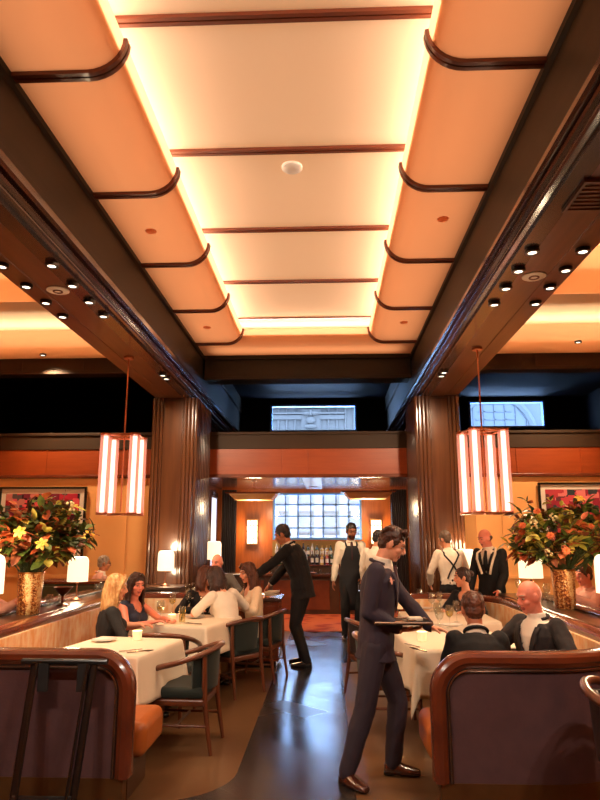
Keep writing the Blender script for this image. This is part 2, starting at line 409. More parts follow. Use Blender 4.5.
m = MB(); m.prism([(c[0] - 1.5, 4.3)] + [(c[0] - 1.5 * math.cos(R(a)), c[1] + 1.7 * math.sin(R(a))) for a in range(0, 181, 12)] + [(c[0] + 1.5, 4.3)], lambda p: (p[0], 25.9, p[1]), lambda p: (p[0], 25.97, p[1]))
m.build('arched_glazing', 'facade_glass', ob)

# mezzanine slab, fascia, parapet
struct(MB().span((WL, YF + .1, 2.74), (WR, WB, 3.10)).build('ceiling_bar', 'mahogany'), 'wood ceiling of the bar under the mezzanine')
m = MB(); m.span((WL, YF, 2.66), (WR, YF + .1, 3.13))
for x in (-0.78, -0.32, -6.1, -5.0, 3.3, 4.4): m.span((x - .012, YF - .012, 2.70), (x + .012, YF, 3.12))
struct(m.build('trim_1', 'fascia', bevel=0.004), 'orange wood fascia below the mezzanine parapet')
m = MB(); m.span((WL, YF - .03, 2.62), (WR, YF + .12, 2.68)); struct(m.build('trim_2', 'mahogany', bevel=0.01))
m = MB(); m.span((WL, YF - .015, 3.13), (WR, YF + .1, 3.40)); m.span((WL, YF - .04, 3.38), (WR, YF + .13, 3.43)); struct(m.build('trim_3', 'parapet', bevel=0.006), 'dark brown parapet of the mezzanine')
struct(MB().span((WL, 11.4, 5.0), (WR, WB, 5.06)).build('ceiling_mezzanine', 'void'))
for nm, x in (('left', WL), ('right', WR - .04)): struct(MB().span((x, 11.5, 3.1), (x + .04, WB, 5.0)).build('wall_void_shade_' + nm, 'void'))  # dark panels added over the cream walls to keep the void black

# side aisle back walls with slim panel mouldings
def aisle_wall(name, x0, x1, xs):
    m = MB(); m.span((x0, YF + .02, 0), (x1, YF + .1, 2.66))
    for x in xs: m.span((x - .008, YF + .005, .95), (x + .008, YF + .02, 2.6))
    m.span((x0, YF + .0, .92), (x1, YF + .02, .97))
    return struct(m.build(name, 'cream'), 'cream panelled wall of the side aisle')
aisle_wall('wall_aisle_left', WL, -2.6, (-3.5, -3.05, -6.4))
aisle_wall('wall_aisle_right', 1.95, WR, (3.0, 2.55))

# bar room side walls: dark lacquer panels with pilasters
M['daylight_glow'] = emis('glass_with_daylight_glow', (.50, .68, 1, 1), .55)  # daylight put into the pane as its own glow, no sky behind
for sx, name in ((-2.62, 'wall_bar_left'), (1.98, 'wall_bar_right')):
    s = 1 if sx < 0 else -1
    m = MB(); m.span((sx - .05, YF + .1, 0), (sx + .05, WB, 2.74))
    for y in (12.2, 13.0, 13.9, 14.7): m.span((sx + s * .05, y, 0.1), (sx + s * .08, y + .55, 2.6))
    struct(m.build(name, 'moulding', bevel=0.01), 'dark lacquered side wall of the bar')
    w_ = thing('window_%d' % (4 if s > 0 else 5), 'narrow tall glowing pane for a side window of the bar, ' + ('left' if s > 0 else 'right'), 'window', (sx, 14.5, 1.0)); w_['kind'] = 'structure'
    m = MB(); m.span((sx + s * .05, 14.3, .95), (sx + s * .10, 14.34, 2.5)); m.span((sx + s * .05, 15.06, .95), (sx + s * .10, 15.10, 2.5)); m.span((sx + s * .05, 14.3, 2.46), (sx + s * .1, 15.1, 2.5)); m.span((sx + s * .05, 14.3, .95), (sx + s * .1, 15.1, .99)); m.build('window_frame', 'darkwood', w_)
    m = MB(); m.span((sx + s * .05, 14.34, .99), (sx + s * .085, 15.06, 2.46)); m.build('window_pane', 'daylight_glow', w_)
# dark pleated curtains beside the bar wall
def curtain(x0, x1, y, label):
    m = MB(); n = 60; g = []
    for k in range(8):
        z = 0.02 + 2.68 * k / 7
        g.append([V((x0 + (x1 - x0) * i / n, y + .04 * math.sin(i * .9) + .01 * math.sin(i * 2.1 + k * .4), z)) for i in range(n + 1)])
    m.sheet(g); o = m.build('curtain', M['curtain'], smooth=180)
    sm = o.modifiers.new('Solidify', 'SOLIDIFY'); sm.thickness = 0.006
    tag(o, label, 'curtain')
M['curtain'] = mat('brown_curtain', srgb(44, 26, 20), 0.45, sheen=0.2)
curtain(-2.5, -2.14, 15.6, 'dark pleated curtain left of the bar, beside the left sconce')
curtain(1.50, 1.88, 15.6, 'dark pleated curtain right of the bar, beside the right sconce')

# long ceiling beams: one moulded section each
PROF = [(-2.80, 5.2), (-2.80, 3.90), (-2.765, 3.90), (-2.765, 3.84), (-2.74, 3.80), (-2.56, 3.80), (-2.555, 3.808), (-2.545, 3.808), (-2.54, 3.80), (-2.33, 3.80), (-2.165, 3.80)]
PROF_M = [(-2.165, 3.80), (-2.165, 3.83), (-2.118, 3.835), (-2.108, 3.85), (-2.108, 3.875), (-2.085, 3.885), (-2.075, 3.90), (-2.085, 3.918), (-2.11, 3.925), (-2.11, 3.945),
          (-2.075, 3.955), (-2.06, 3.98), (-2.06, 4.005), (-2.075, 4.02), (-2.075, 4.045), (-2.10, 4.06), (-2.10, 4.085), (-2.125, 4.10), (-2.14, 4.12), (-2.3, 4.12), (-2.3, 3.80)]
PROF_F = [(-2.3, 5.2), (-2.3, 4.12), (-2.142, 4.12), (-2.142, 4.18), (-2.15, 4.19), (-2.15, 4.64), (-2.135, 4.65), (-2.12, 4.66), (-2.12, 5.2)]
def beam(side, mirror):
    f = (lambda x: x) if not mirror else (lambda x: (LX + RX) - x)
    k = (RO - RX) / (LX - LO)
    for nm, prof, mt in (('beam_' + side, PROF + [(-2.165, 5.2)][:0] + [(-2.3, 3.80), (-2.3, 5.2)], None), ('trim_moulding_' + side, PROF_M, 'moulding'), ('beam_face_' + side, PROF_F, 'beam')):
        p = prof
        if mt is None:
            p = [(-2.80, 5.2), (-2.80, 3.90), (-2.765, 3.90), (-2.765, 3.84), (-2.74, 3.80), (-2.56, 3.80), (-2.555, 3.808), (-2.545, 3.808), (-2.54, 3.80), (-2.3, 3.80), (-2.3, 5.2)]; mt = 'soffit_dark'
        m = MB(); m.prism([(f(x), z) for x, z in p], lambda q: (q[0], WF, q[1]), lambda q: (q[0], WB, q[1]))
        struct(m.build(nm, mt), 'dark lacquered ceiling beam')
beam('left', False); beam('right', True)
# air grille in the right beam
m = MB(); m.span((1.62, 3.75, 3.775), (1.92, 4.15, 3.80))
for i in range(7): m.span((1.64, 3.79 + i * .05, 3.765), (1.90, 3.805 + i * .05, 3.778))
tag(m.build('air_vent', 'soffit_dark'), 'square slatted air vent in the right ceiling beam', 'vent')

# columns
def column(side, x0, x1, inner):
    m = MB(); y0, y1 = 10.12, 11.38
    m.span((x0 + .04, y0 + .04, 0), (x1 - .04, y1, ZU))
    m.span((x0 - .01, y0 - .01, 0), (x1 + .01, y1, 0.22))
    w = x1 - x0
    for x in (x0 + .05, x0 + .11, x0 + .17, x1 - .05, x1 - .11, x1 - .17): m.cyl((x, y0 + .045, .2), (x, y0 + .045, ZU), 0.032, n=10)
    m.span((x0 + .21, y0 + .015, .3), (x1 - .21, y0 + .05, ZU - .05))
    for k in range(9):
        y = y0 + .12 + k * .14
        m.cyl((inner, y, .2), (inner, y, ZU), 0.05, n=10)
    struct(m.build('column_' + side, M['columnwood'], smooth=35, bevel=0.006), 'dark lacquered column with fluted edges')
M['columnwood'] = mat('column_lacquer', srgb(70, 40, 24), 0.2, col2=srgb(84, 50, 30), scale=3, stretch=(4, 4, 0.3), coat=0.6)
column('left', -2.80, -2.08, -2.10); column('right', 1.43, 2.12, 1.45)

# transverse beams at the end of the nave and of the side aisles
m = MB(); m.span((LX, 10.95, 4.30), (RX, 11.40, 4.74)); m.span((LX, 10.90, 4.64), (RX, 10.95, 4.71)); m.span((LX, 10.92, 4.28), (RX, 10.96, 4.34))
m.span((LX, 11.36, 4.74), (RX, 11.5, ZT)); struct(m.build('beam_end', 'beam', bevel=0.008), 'dark beam across the end of the ceiling')
for nm, a, b, xs in (('beam_aisle_left', WL, LO, (-4.3, -4.1, -5.4)), ('beam_aisle_right', RO, WR, (3.4, 3.62, 5))):
    m = MB(); m.span((a, 10.98, 4.46), (b, 11.40, 4.72)); m.span((a, 10.95, 4.42), (b, 11.0, 4.48)); m.span((a, 11.3, 4.7), (b, 11.5, ZT))
    for x in xs: m.span((x - .02, 10.965, 4.48), (x + .02, 10.98, 4.7))
    struct(m.build(nm, 'parapet', bevel=0.006), 'brown panelled beam across the side aisle')

# ---- nave ceiling: raised cream field, two rounded side soffits, one end soffit, wood ribs
def curl(x0, xf, xl, n=8):
    """section from x0 flat at ZS to xf, then a quarter round up to xl"""
    r = abs(xl - xf); s = 1 if xl > xf else -1
    return [(x0, ZS), (xf, ZS)] + [(xf + s * r * math.sin(R(90 * i / n)), ZS + r - r * math.cos(R(90 * i / n))) for i in range(1, n + 1)]
SEC_L = curl(LX, -1.60, -1.36); SEC_R = curl(RX, 0.95, 0.71)
YE = 10.17
for nm, sec in (('ceiling_soffit_left', SEC_L), ('ceiling_soffit_right', SEC_R)):
    m = MB(); m.sheet([[V((x, y, z)) for x, z in sec] for y in [WF + (YE - WF) * i / 8 for i in range(9)]])
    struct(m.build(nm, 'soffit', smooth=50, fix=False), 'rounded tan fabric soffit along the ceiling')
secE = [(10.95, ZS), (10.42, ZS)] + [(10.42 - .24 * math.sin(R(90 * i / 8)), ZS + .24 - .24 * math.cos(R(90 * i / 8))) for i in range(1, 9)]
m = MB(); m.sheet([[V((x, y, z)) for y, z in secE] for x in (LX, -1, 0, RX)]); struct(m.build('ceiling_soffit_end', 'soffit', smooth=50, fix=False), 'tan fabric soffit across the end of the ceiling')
CX0, CX1 = -1.92, 1.27
secC = [(CX0 + .22 - .22 * math.cos(R(90 - 90 * i / 8)) * 1.0, 0) for i in range(0)]
secC = [(CX0, ZC - .3)] + [(CX0 + .25 - .25 * math.cos(R(90 * i / 8)), ZC - .25 + .25 * math.sin(R(90 * i / 8))) for i in range(0, 9)]
secC += [(CX1 + CX0 - x, z) for x, z in reversed(secC)]
m = MB(); m.sheet([[V((x, y, z)) for x, z in secC] for y in [WF + (10.9 - WF) * i / 8 for i in range(9)]])
m.span((CX0, 10.9, ZS), (CX1, 10.94, ZC + .05))
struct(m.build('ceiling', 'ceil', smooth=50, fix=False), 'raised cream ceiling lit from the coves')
for nm, a, b in (('ceiling_cove_left', LX, CX0), ('ceiling_cove_right', CX1, RX)):
    struct(MB().span((a, WF, ZC), (b, 10.95, ZC + .03)).build(nm, 'cream_ceiling'))
RIBS = [3.83 + 1.585 * k for k in range(-3, 5)]
tn = 10
for i, y in enumerate(RIBS):
    inner = secC[3:-3]
    for sec, off in ((SEC_L, -.02), (SEC_R, -.02), (inner, -.02)):
        m = MB()
        for dy in (-.024, .024):
            rings = []
            for j, (x, z) in enumerate(sec):
                # outward normal of the section, towards the room
                x0, z0 = sec[max(j - 1, 0)]; x1, z1 = sec[min(j + 1, len(sec) - 1)]
                t = V((x1 - x0, z1 - z0)).normalized(); nrm = V((t.y, -t.x))
                if nrm.y > 0.05 or (abs(nrm.y) <= 0.05 and sec is SEC_L and nrm.x < 0) or (abs(nrm.y) <= .05 and sec is SEC_R and nrm.x > 0): nrm = -nrm
                a = V((x, z)) - nrm * .012; b = V((x, z)) + nrm * .026
                rings.append([V((a.x, y + dy - .021, a.y)), V((b.x, y + dy - .017, b.y)), V((b.x, y + dy + .017, b.y)), V((a.x, y + dy + .021, a.y))])
            m.loft(rings)
        struct(m.build('trim_%d' % tn, 'trim', smooth=35), 'slim wood rib across the ceiling'); tn += 1

# ---- side aisle ceilings: cream field with two rounded soffits across
def yround(y0, y1, r=.24, n=8):
    s = [(y0 - r * math.sin(R(90 * i / n)), ZS + r - r * math.cos(R(90 * i / n))) for i in range(n, 0, -1)] + [(y0, ZS), (y1, ZS)]
    return s
for nm, a, b in (('left', WL, LO), ('right', RO, WR)):
    struct(MB().span((a, WF, ZC), (b, 11.0, ZC + .03)).build('ceiling_aisle_' + nm, 'cream_ceiling'), 'cream ceiling of the side aisle')
    sec = yround(10.35, 10.98)
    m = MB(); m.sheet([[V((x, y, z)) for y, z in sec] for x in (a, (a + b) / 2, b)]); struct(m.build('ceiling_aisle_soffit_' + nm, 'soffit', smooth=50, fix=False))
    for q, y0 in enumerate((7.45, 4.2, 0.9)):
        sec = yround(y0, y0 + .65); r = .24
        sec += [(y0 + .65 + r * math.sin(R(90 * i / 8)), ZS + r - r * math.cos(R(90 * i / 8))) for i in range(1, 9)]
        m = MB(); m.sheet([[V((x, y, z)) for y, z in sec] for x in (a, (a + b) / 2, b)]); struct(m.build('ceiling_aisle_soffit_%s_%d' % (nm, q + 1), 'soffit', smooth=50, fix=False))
    for y, d in ((8.02, 1), (10.45, -1), (7.5, -1), (4.8, 1), (4.2, -1), (1.5, 1)):
        light('cove_lamp', 'AREA', ((a + b) / 2, y, 4.80), 17, (1, .74, .46), b - a - .3, .06, (0, d * .8, 1))

# cove lamps of the nave, and unseen lamps added behind the fabric to make it glow
CW = (1, .76, .50); CW2 = (1, .80, .64)
light('cove_lamp', 'AREA', (-1.78, 4.0, 4.92), 130, CW2, .08, 12.4, (1, 0, .4), axis=(0, 1, 0))
light('cove_lamp', 'AREA', (1.13, 4.0, 4.92), 130, CW2, .08, 12.4, (-1, 0, .4), axis=(0, 1, 0))
light('cove_lamp', 'AREA', (-.33, 10.62, 4.90), 16, CW2, 2.6, .06, (0, -1, .35))
for k, (a, b) in enumerate(((LX, -1.40), (.75, RX))): struct(MB().span((a, WF, 4.845), (b, 10.2, 4.855)).build('trim_cove_shield_' + ('left', 'right')[k], 'cream_ceiling'), 'unseen board added between cove light and soffit')  # boards added to keep cove light off the soffit fabric
struct(MB().span((LX, 10.22, 4.845), (RX, 10.95, 4.855)).build('trim_cove_shield_end', 'cream_ceiling'), 'unseen board added between cove light and soffit')
light('added_ceiling_light', 'AREA', (-.325, 4.2, 5.5), 70, CW, 3.0, 13.2, (0, 0, -1))
light('added_soffit_light', 'AREA', (-1.77, 3.8, 4.84), 23, CW, .64, 12.6, (0, 0, -1))
light('added_soffit_light', 'AREA', (1.12, 3.8, 4.84), 23, CW, .64, 12.6, (0, 0, -1))
light('added_soffit_light', 'AREA', (-.33, 10.6, 4.84), 5, CW, 3.2, .4, (0, 0, -1))

# small ceiling fittings
m = MB(); m.lathe([(.01, 0), (.085, 0), (.1, .012), (.1, .035), (.06, .05), (.01, .05)][::1], (0, 0, 0), 28)
o = m.build('smoke_detector', 'white_plastic', smooth=40); o.location = (-.308, 5.677, ZC - .05); tag(o, 'white round smoke detector on the cream ceiling', 'smoke detector')
rec = MB(); rec.lathe([(.012, 0), (.05, 0), (.058, .012), (.012, .012)], (0, 0, 0), 18)
o = tag(rec.build('sprinkler_cap', M['soffit']), 'x', 'sprinkler'); K = Kind(o)
for (x, y, lab) in ((151, 232, 'small round sprinkler cap on the left soffit, nearest of two'), (207, 328, 'small round sprinkler cap on the left soffit near the end beam'), (443, 220, 'small round sprinkler cap on the right soffit, nearest of two'), (404, 323, 'small round sprinkler cap on the right soffit near the end beam')):
    p = at(x, y, z=ZS - .012); K.place(p, 0, lab)

# downlights in the beams
root = thing('downlight', '', 'downlight'); m = MB(); m.lathe([(.034, .0), (.05, .0), (.056, .0), (.056, .03), (.034, .03)], (0, 0, -.03), 20); m.build('trim_ring', 'black', root, smooth=40)
m = MB(); m.lathe([(.001, 0), (.034, 0), (.034, .012), (.001, .012)], (0, 0, -.024), 18); m.build('lens', 'bulb', root)
K = Kind(root)
DL = []
ordn = ['first', 'second', 'third', 'fourth', 'fifth', 'sixth']
for xrow, side, row in ((-2.225, 'left', 'inner'), (-2.64, 'left', 'outer'), (1.613, 'right', 'inner'), (2.0, 'right', 'outer')):
    ys = [4.88, 5.32, 5.73, 6.13] if side == 'left' else [4.78, 5.15, 5.54, 5.95]
    for i, y in enumerate(ys):
        K.place((xrow, y, ZU), 0, 'small black downlight in the %s ceiling beam, %s from the camera in the %s row' % (side, ordn[i], row), 'downlights in the ceiling beams'); DL.append((xrow, y))
for x, side in ((-2.235, 'left'), (1.597, 'right')):
    for i, y in enumerate((8.58, 8.78)):
        K.place((x, y, ZU), 0, 'small downlight in the %s beam near the column, %s of the pair' % (side, ('nearer', 'farther')[i]), 'downlights in the ceiling beams'); DL.append((x, y))
for j, (x, y) in enumerate(DL):
    d = (0.25 if x > 0 else -.25, 0, -1) if j % 2 else (-.5 if x > 0 else .5, .15, -1)
    far = j >= 16
    light('downlight_lamp', 'SPOT', (x, y, ZU - .05), 115 if far else 48, (1, .74, .48), .04, None, (.4 if x < 0 else -.4, .9, -.8) if far else d, 100 if far else 75, .8)
for (px, py, side) in ((43, 354, 'left'), (578, 341, 'right')):
    p = at(px, py, z=ZS); K.place((p.x, p.y, ZS), 0, 'small recessed downlight in the %s aisle soffit over the cream wall' % side)
    light('downlight_lamp', 'SPOT', (p.x, p.y, ZS - .06), 300, (1, .70, .42), .05, None, (.25 if p.x < 0 else -.25, .26, -1), 100, .9)
root = thing('ceiling_speaker', 'x', 'speaker'); m = MB(); m.lathe([(.001, 0), (.09, 0), (.1, .006), (.1, .014), (.001, .014)], (0, 0, -.014), 26); m.build('speaker_grille', 'white_plastic', root, smooth=40)
m = MB(); m.lathe([(.03, 0), (.045, 0), (.045, .006), (.03, .006)], (0, 0, -.019), 20); m.build('speaker_ring', 'bronze', root)
K = Kind(root)
K.place((-2.415, 5.463, ZU), 0, 'white round ceiling speaker in the left beam between the downlights'); K.place((1.79, 5.31, ZU), 0, 'white round ceiling speaker in the right beam between the downlights')

# unseen downlights added above the camera to light the booth fronts
for x in (-2.225, -2.64, 1.613, 2.0):
    m = MB(); m.lathe([(.034, .0), (.056, .0), (.056, .03), (.034, .03)], (x, 1.2, ZU - .03), 18); m.lathe([(.001, .006), (.034, .006), (.034, .018), (.001, .018)], (x, 1.2, ZU - .03), 18)
    struct(m.build('trim_downlight', 'black'), 'unseen downlight added in the ceiling beam above the camera')
    light('downlight_lamp', 'SPOT', (x, 1.2, ZU - .05), 110, (1, .82, .66), .04, None, (-.25 if x > 0 else .25, .9, -1), 85, .7)
# ------------------------------------------------------------------ chandeliers
def chandelier(loc, label, rz):
    root = thing('chandelier', label, 'chandelier', (0, 0, 0), 'glass tube chandeliers')
    m = MB(); m.lathe([(.001, 0), (.055, 0), (.062, .008), (.062, .03), (.001, .03)], (0, 0, -.03), 24); m.build('canopy', 'copper', root, smooth=40)
    zt, zb = -1.0, -1.93
    m = MB(); m.cyl((0, 0, -.03), (0, 0, zb + .03), .010, n=10); m.build('rod', 'copper', root, smooth=40)
    for nm, z in (('top_frame', zt), ('bottom_frame', zb)):
        m = MB(); q = .20
        for a, b in (((-q, -q), (q, -q)), ((q, -q), (q, q)), ((q, q), (-q, q)), ((-q, q), (-q, -q)), ((-q, -q), (q, q)), ((-q, q), (q, -q))):
            m.tube([(a[0], a[1], z), (b[0], b[1], z)], .012, 6)
        m.lathe([(.001, -.012), (.04, -.012), (.04, .012), (.001, .012)], (0, 0, z), 16)
        m.build(nm, 'copper', root, smooth=40)
    for (x, y) in ((-.172, -.172), (.172, -.172), (.172, .172), (-.172, .172)):
        m = MB(); m.cyl((x, y, zb + .02), (x, y, zt - .02), .026, n=14); t = m.build('light_tube', 'tube', root, smooth=40)
        m = MB(); rr = .062
        m.loft([[V((x + r * math.cos(2 * PI * i / 20), y + r * math.sin(2 * PI * i / 20), z)) for i in range(20)] for r, z in ((rr, zb + .012), (rr, zb + .3), (rr, zt - .3), (rr, zt - .012))], caps=False)
        g = m.build('glass_sleeve', 'pinkglass', t, smooth=180)
        m = MB(); m.lathe([(.03, -.012), (.066, -.012), (.066, .012), (.03, .012)], (x, y, zt), 18); m.lathe([(.03, -.012), (.066, -.012), (.066, .012), (.03, .012)], (x, y, zb), 18)
        m.build('tube_cap', 'copper', t, smooth=40)
    root.location = loc; root.rotation_euler = (0, 0, rz)
    return root
chandelier((-2.443, 7.714, ZU), 'glass tube chandelier hanging from the left beam, beside the left column', R(2.6))
chandelier((1.794, 7.49, ZU), 'glass tube chandelier hanging from the right beam, before the upper window', R(11.5))

# ------------------------------------------------------------------ booths
def round_path(pts, r, n=10, step=.06):
    """polyline with rounded corners, resampled; returns list of (point, tangent, s)"""
    out = [V(pts[0])]
    for i in range(1, len(pts) - 1):
        p, a, b = V(pts[i]), V(pts[i - 1]), V(pts[i + 1])
        u, w = (a - p).normalized(), (b - p).normalized()
        for k in range(n + 1):
            t = k / n; q = (1 - t) ** 2; c = p
            A = p + u * r; B = p + w * r
            # circular blend by rotating, corners are right angles
            cen = A + w * r; ang = PI / 2 * t
            out.append(cen + (-w * r) * math.cos(ang) + (-u * r) * math.sin(ang))
    out.append(V(pts[-1]))
    res = [out[0]]; S = [0.0]
    for a, b in zip(out, out[1:]):
        L = (b - a).length; k = max(1, int(L / step))
        for j in range(1, k + 1):
            res.append(a + (b - a) * j / k); S.append(S[-1] + L / k)
    return res, S

def booth(pts, side, label, rc=.42):
    """pts: plan of the wall's middle line from the aisle front end round to the aisle rear end; side: +1 when the room outside lies to the right of the travel direction"""
    P, S = round_path(pts, rc); L = S[-1]; n = len(P)
    root = thing('booth', label, 'booth', (P[0].x, P[0].y, 0), 'curved booths')
    T = [(P[min(i + 1, n - 1)] - P[max(i - 1, 0)]).normalized() for i in range(n)]
    N = [V((t.y, -t.x)) * side for t in T]           # outward
    TOP, RC = .885, .21
    def top(s):
        d = min(s, L - s)
        return TOP if d >= RC else TOP - RC + math.sqrt(max(0, RC * RC - (RC - d) ** 2))
    # finer samples near both ends
    ss = [RC * (1 - math.cos(PI / 2 * k / 10)) for k in range(11)]
    ss = [x * 1.0 for x in ss] + [s for s in S if RC < s < L - RC] + [L - x for x in reversed(ss)]
    def samp(s):
        for i in range(n - 1):
            if S[i + 1] >= s - 1e-9:
                f = (s - S[i]) / max(1e-9, S[i + 1] - S[i]); f = min(max(f, 0), 1)
                return P[i].lerp(P[i + 1], f), T[i].lerp(T[i + 1], f).normalized(), N[i].lerp(N[i + 1], f).normalized()
        return P[-1], T[-1], N[-1]
    def strip(name, mt, o0, o1, z0, z1f, s0=0, s1=None, bev=0, smooth=40):
        m = MB(); rings = []
        for s in ss:
            if s < s0 or s > (s1 if s1 is not None else L): continue
            p, t, nn = samp(s); z1 = z1f(s) if callable(z1f) else z1f
            z1 = max(z1, z0 + .01)
            a, b = p + nn * o0, p + nn * o1
            rings.append([V((a.x, a.y, z0)), V((b.x, b.y, z0)), V((b.x, b.y, z1)), V((a.x, a.y, z1))])
        m.loft(rings); return m.build(name, mt, root, smooth=smooth, bevel=bev)
    strip('outer_panel', 'plum', .005, .045, .19, lambda s: top(s) - .02, .02, L - .02)
    strip('kick_plate', 'kick', -.03, .05, 0.0, .19)
    # upholstered back with vertical channels
    strip('backrest', 'tan', -.11, .0, .44, lambda s: min(.87, top(s) - .03), .09, L - .09)
    # frame: post, rounded corner, long rail, rounded corner, post
    def frame_path(inset, z0=.19):
        pts = []
        e0, e1 = samp(0), samp(L)
        for z in (z0, z0 + .15, z0 + .3, TOP - RC - .06): pts.append((inset, z, samp(0)))
        r = RC
        for k in range(0, 11):
            a = PI * .5 * k / 10
            s = r - r * math.cos(a); z = TOP - r + r * math.sin(a)
            pts.append((max(s, 0) , z, samp(max(s, 0))))
        for s in S:
            if r + .05 < s < L - r - .05: pts.append((s, TOP, samp(s)))
        for k in range(10, -1, -1):
            a = PI * .5 * k / 10
            s = L - (r - r * math.cos(a)); z = TOP - r + r * math.sin(a); pts.append((s, z, samp(s)))
        for z in (TOP - RC - .06, z0 + .3, z0 + .15, z0): pts.append((L - inset, z, samp(L)))
        return pts
    fp = frame_path(0)
    Q = [V((q[2][0].x, q[2][0].y, q[1])) for q in fp]; NN = [V((q[2][2].x, q[2][2].y, 0)) for q in fp]
    def sweep(name, mt, sec, shift=0.0):
        m = MB(); rings = []
        for i, p in enumerate(Q):
            t = (Q[min(i + 1, len(Q) - 1)] - Q[max(i - 1, 0)]).normalized(); nn = NN[i]
            b = nn.cross(t).normalized() * side          # across the rail; points out of the panel
            if i == 0 or True:
                up = b if True else b
            rings.append([p + nn * a + b * (c + shift) for a, c in sec])
        m.loft(rings); return m.build(name, mt, root, smooth=30)
    # orientation of b: find its sign at the rail's middle
    mid = len(Q) // 2; tm = (Q[mid + 1] - Q[mid - 1]).normalized(); sg = 1 if (NN[mid].cross(tm) * side).z > 0 else -1
    sec = [(-.085, -.045), (-.085, .005), (-.07, .025), (-.03, .036), (.02, .036), (.045, .024), (.062, .03), (.075, .012), (.075, -.02), (.062, -.034), (.055, -.05), (.05, -.05)]
    sweep('frame', 'mahogany', [(a, c * sg) for a, c in sec])
    bd = [(.052 + .011 * math.cos(2 * PI * k / 8), (-.066 + .011 * math.sin(2 * PI * k / 8)) * sg) for k in range(8)]
    sweep('bead', 'bead', bd)
    return root, samp, L

LB, RB = -2.58, 2.08
booth([(-1.24, 4.30), (LB, 4.30), (LB, 8.50), (-1.22, 8.50)], -1, 'dark plum leather booth with mahogany rail left of the aisle, folded tray stand against it')
booth([(.66, 4.30), (RB, 4.30), (RB, 8.55), (.92, 8.55)], 1, 'dark plum leather booth with mahogany rail right of the aisle, bald man inside', .80)
# benches
def bench(x0, x1, xs, sgn, y0, y1, label, cr=0):
    root = thing('bench', label, 'bench', ((x0 + x1) / 2, y0, 0), 'booth benches')
    def blk(name, boxes, mt, bev):
        m = MB()
        for b in boxes: m.span(*b)
        return m.build(name, mt, root, smooth=40, bevel=bev, seg=4)
    fx = xs[0]; X1 = x1; c0 = cr
    a, b = min(x0, x1), max(x0, x1)
    xe = x1 - sgn * cr                       # the front and rear benches stop short of the rounded corners
    lo, hi = (lambda p, q: min(p, q)), (lambda p, q: max(p, q))
    ya, yb = y0 + .505 + cr, y1 - .505 - cr
    blk('seat_cushion', [((lo(fx, xe), y0, .24), (hi(fx, xe), y0 + .50, .46))], 'seat_orange', .06)
    blk('seat_cushion', [((lo(x1, x1 - sgn * .5), ya, .30), (hi(x1, x1 - sgn * .5), yb, .46))], 'seat_orange', .06)
    blk('seat_cushion', [((lo(xs[1], xe), y1 - .50, .30), (hi(xs[1], xe), y1, .46))], 'seat_orange', .06)
    if cr:
        for (cx, cy, s2) in ((x1 - sgn * .36, y0 + .36, 1), (x1 - sgn * .36, y1 - .36, -1)):
            m = MB(); m.box((cx, cy, .38), (.62, .40, .16), Matrix.Rotation(R(45 * s2 * sgn), 3, 'Z')); m.build('seat_cushion', 'seat_orange', root, smooth=40, bevel=.05, seg=3)
    blk('bench_base', [((lo(fx + sgn * .1, xe), y0, 0.006), (hi(fx + sgn * .1, xe), y0 + .42, .24)), ((lo(x1, x1 - sgn * .42), ya, 0.006), (hi(x1, x1 - sgn * .42), yb, .30)), ((lo(xs[1] + sgn * .1, xe), y1 - .42, 0.006), (hi(xs[1] + sgn * .1, xe), y1, .30))], 'darkwood', 0)
bench(LB + .12, LB + .12, (-1.16, -1.15), -1, 4.42, 8.37, 'orange tan leather bench lining the left booth')
bench(RB - .12, RB - .12, (.62, .95), 1, 4.42, 8.42, 'orange tan leather bench lining the right booth', .30)

# service ledges behind the booths
def ledge(x0, x1, y0, y1, label):
    root = thing('ledge', label, 'ledge', ((x0 + x1) / 2, y0, 0), 'long wooden ledges')
    m = MB(); m.span((x0 + .03, y0 + .03, 0), (x1 - .03, y1 - .02, .86)); m.build('ledge_body', 'darkwood', root)
    m = MB(); m.span((x0, y0, .86), (x1, y1, .905)); m.build('ledge_top', 'darkwood', root, bevel=.012)
    s = 1 if x0 > 0 else -1
    inner, outer = (x0, x1) if s > 0 else (x1, x0)
    for k, o in enumerate((.32, .44)):
        m = MB(); x = inner + s * o; m.span((x - .05, y0 + .02, .905), (x + .05, y1, .935)); m.build('ledge_rail', 'moulding', root, bevel=.012)
    return root
ledge(-3.12, -2.67, 4.75, 10.08, 'long dark wood ledge left, carrying the left vase and lamps')
ledge(2.18, 2.75, 4.75, 8.75, 'long dark wood ledge right, carrying the right vase and lamps')

# ------------------------------------------------------------------ folding tray stand against the left booth
root = thing('tray_stand', 'black folding tray stand leaning against the left plum booth', 'tray stand', (-1.6, 4.12, 0))
A = [V((-1.80, 4.17, .86)), V((-1.43, 4.17, .86))]; Bf = [V((-1.80, 3.99, .01)), V((-1.46, 3.99, .01))]
for a, b in zip(A, Bf):
    m = MB(); m.tube([a, b], .016, 8, flat=1.5); m.build('leg', 'black', root, smooth=40)
    m = MB(); m.tube([a + V((.028 if a.x < -1.6 else -.028, -.028, 0)), b + V((.03 if a.x < -1.6 else -.03, -.03, 0))], .010, 8); m.build('leg', 'steel' if False else 'black', root, smooth=40)
m = MB(); m.tube([(-1.87, 4.15, .87), (-1.34, 4.15, .87)], .018, 10); m.build('top_bar', 'black', root, smooth=40)
m = MB(); m.tube([(-1.80, 4.01, .16), (-1.46, 4.01, .16)], .016, 8); m.tube([(-1.80, 4.0, .10), (-1.46, 4.0, .10)], .01, 8); m.build('cross_bar', 'black', root, smooth=40)
for x in (-1.73, -1.49):
    m = MB(); m.span((x - .03, 4.135, .70), (x + .03, 4.155, .87)); m.build('strap', 'strap', root)

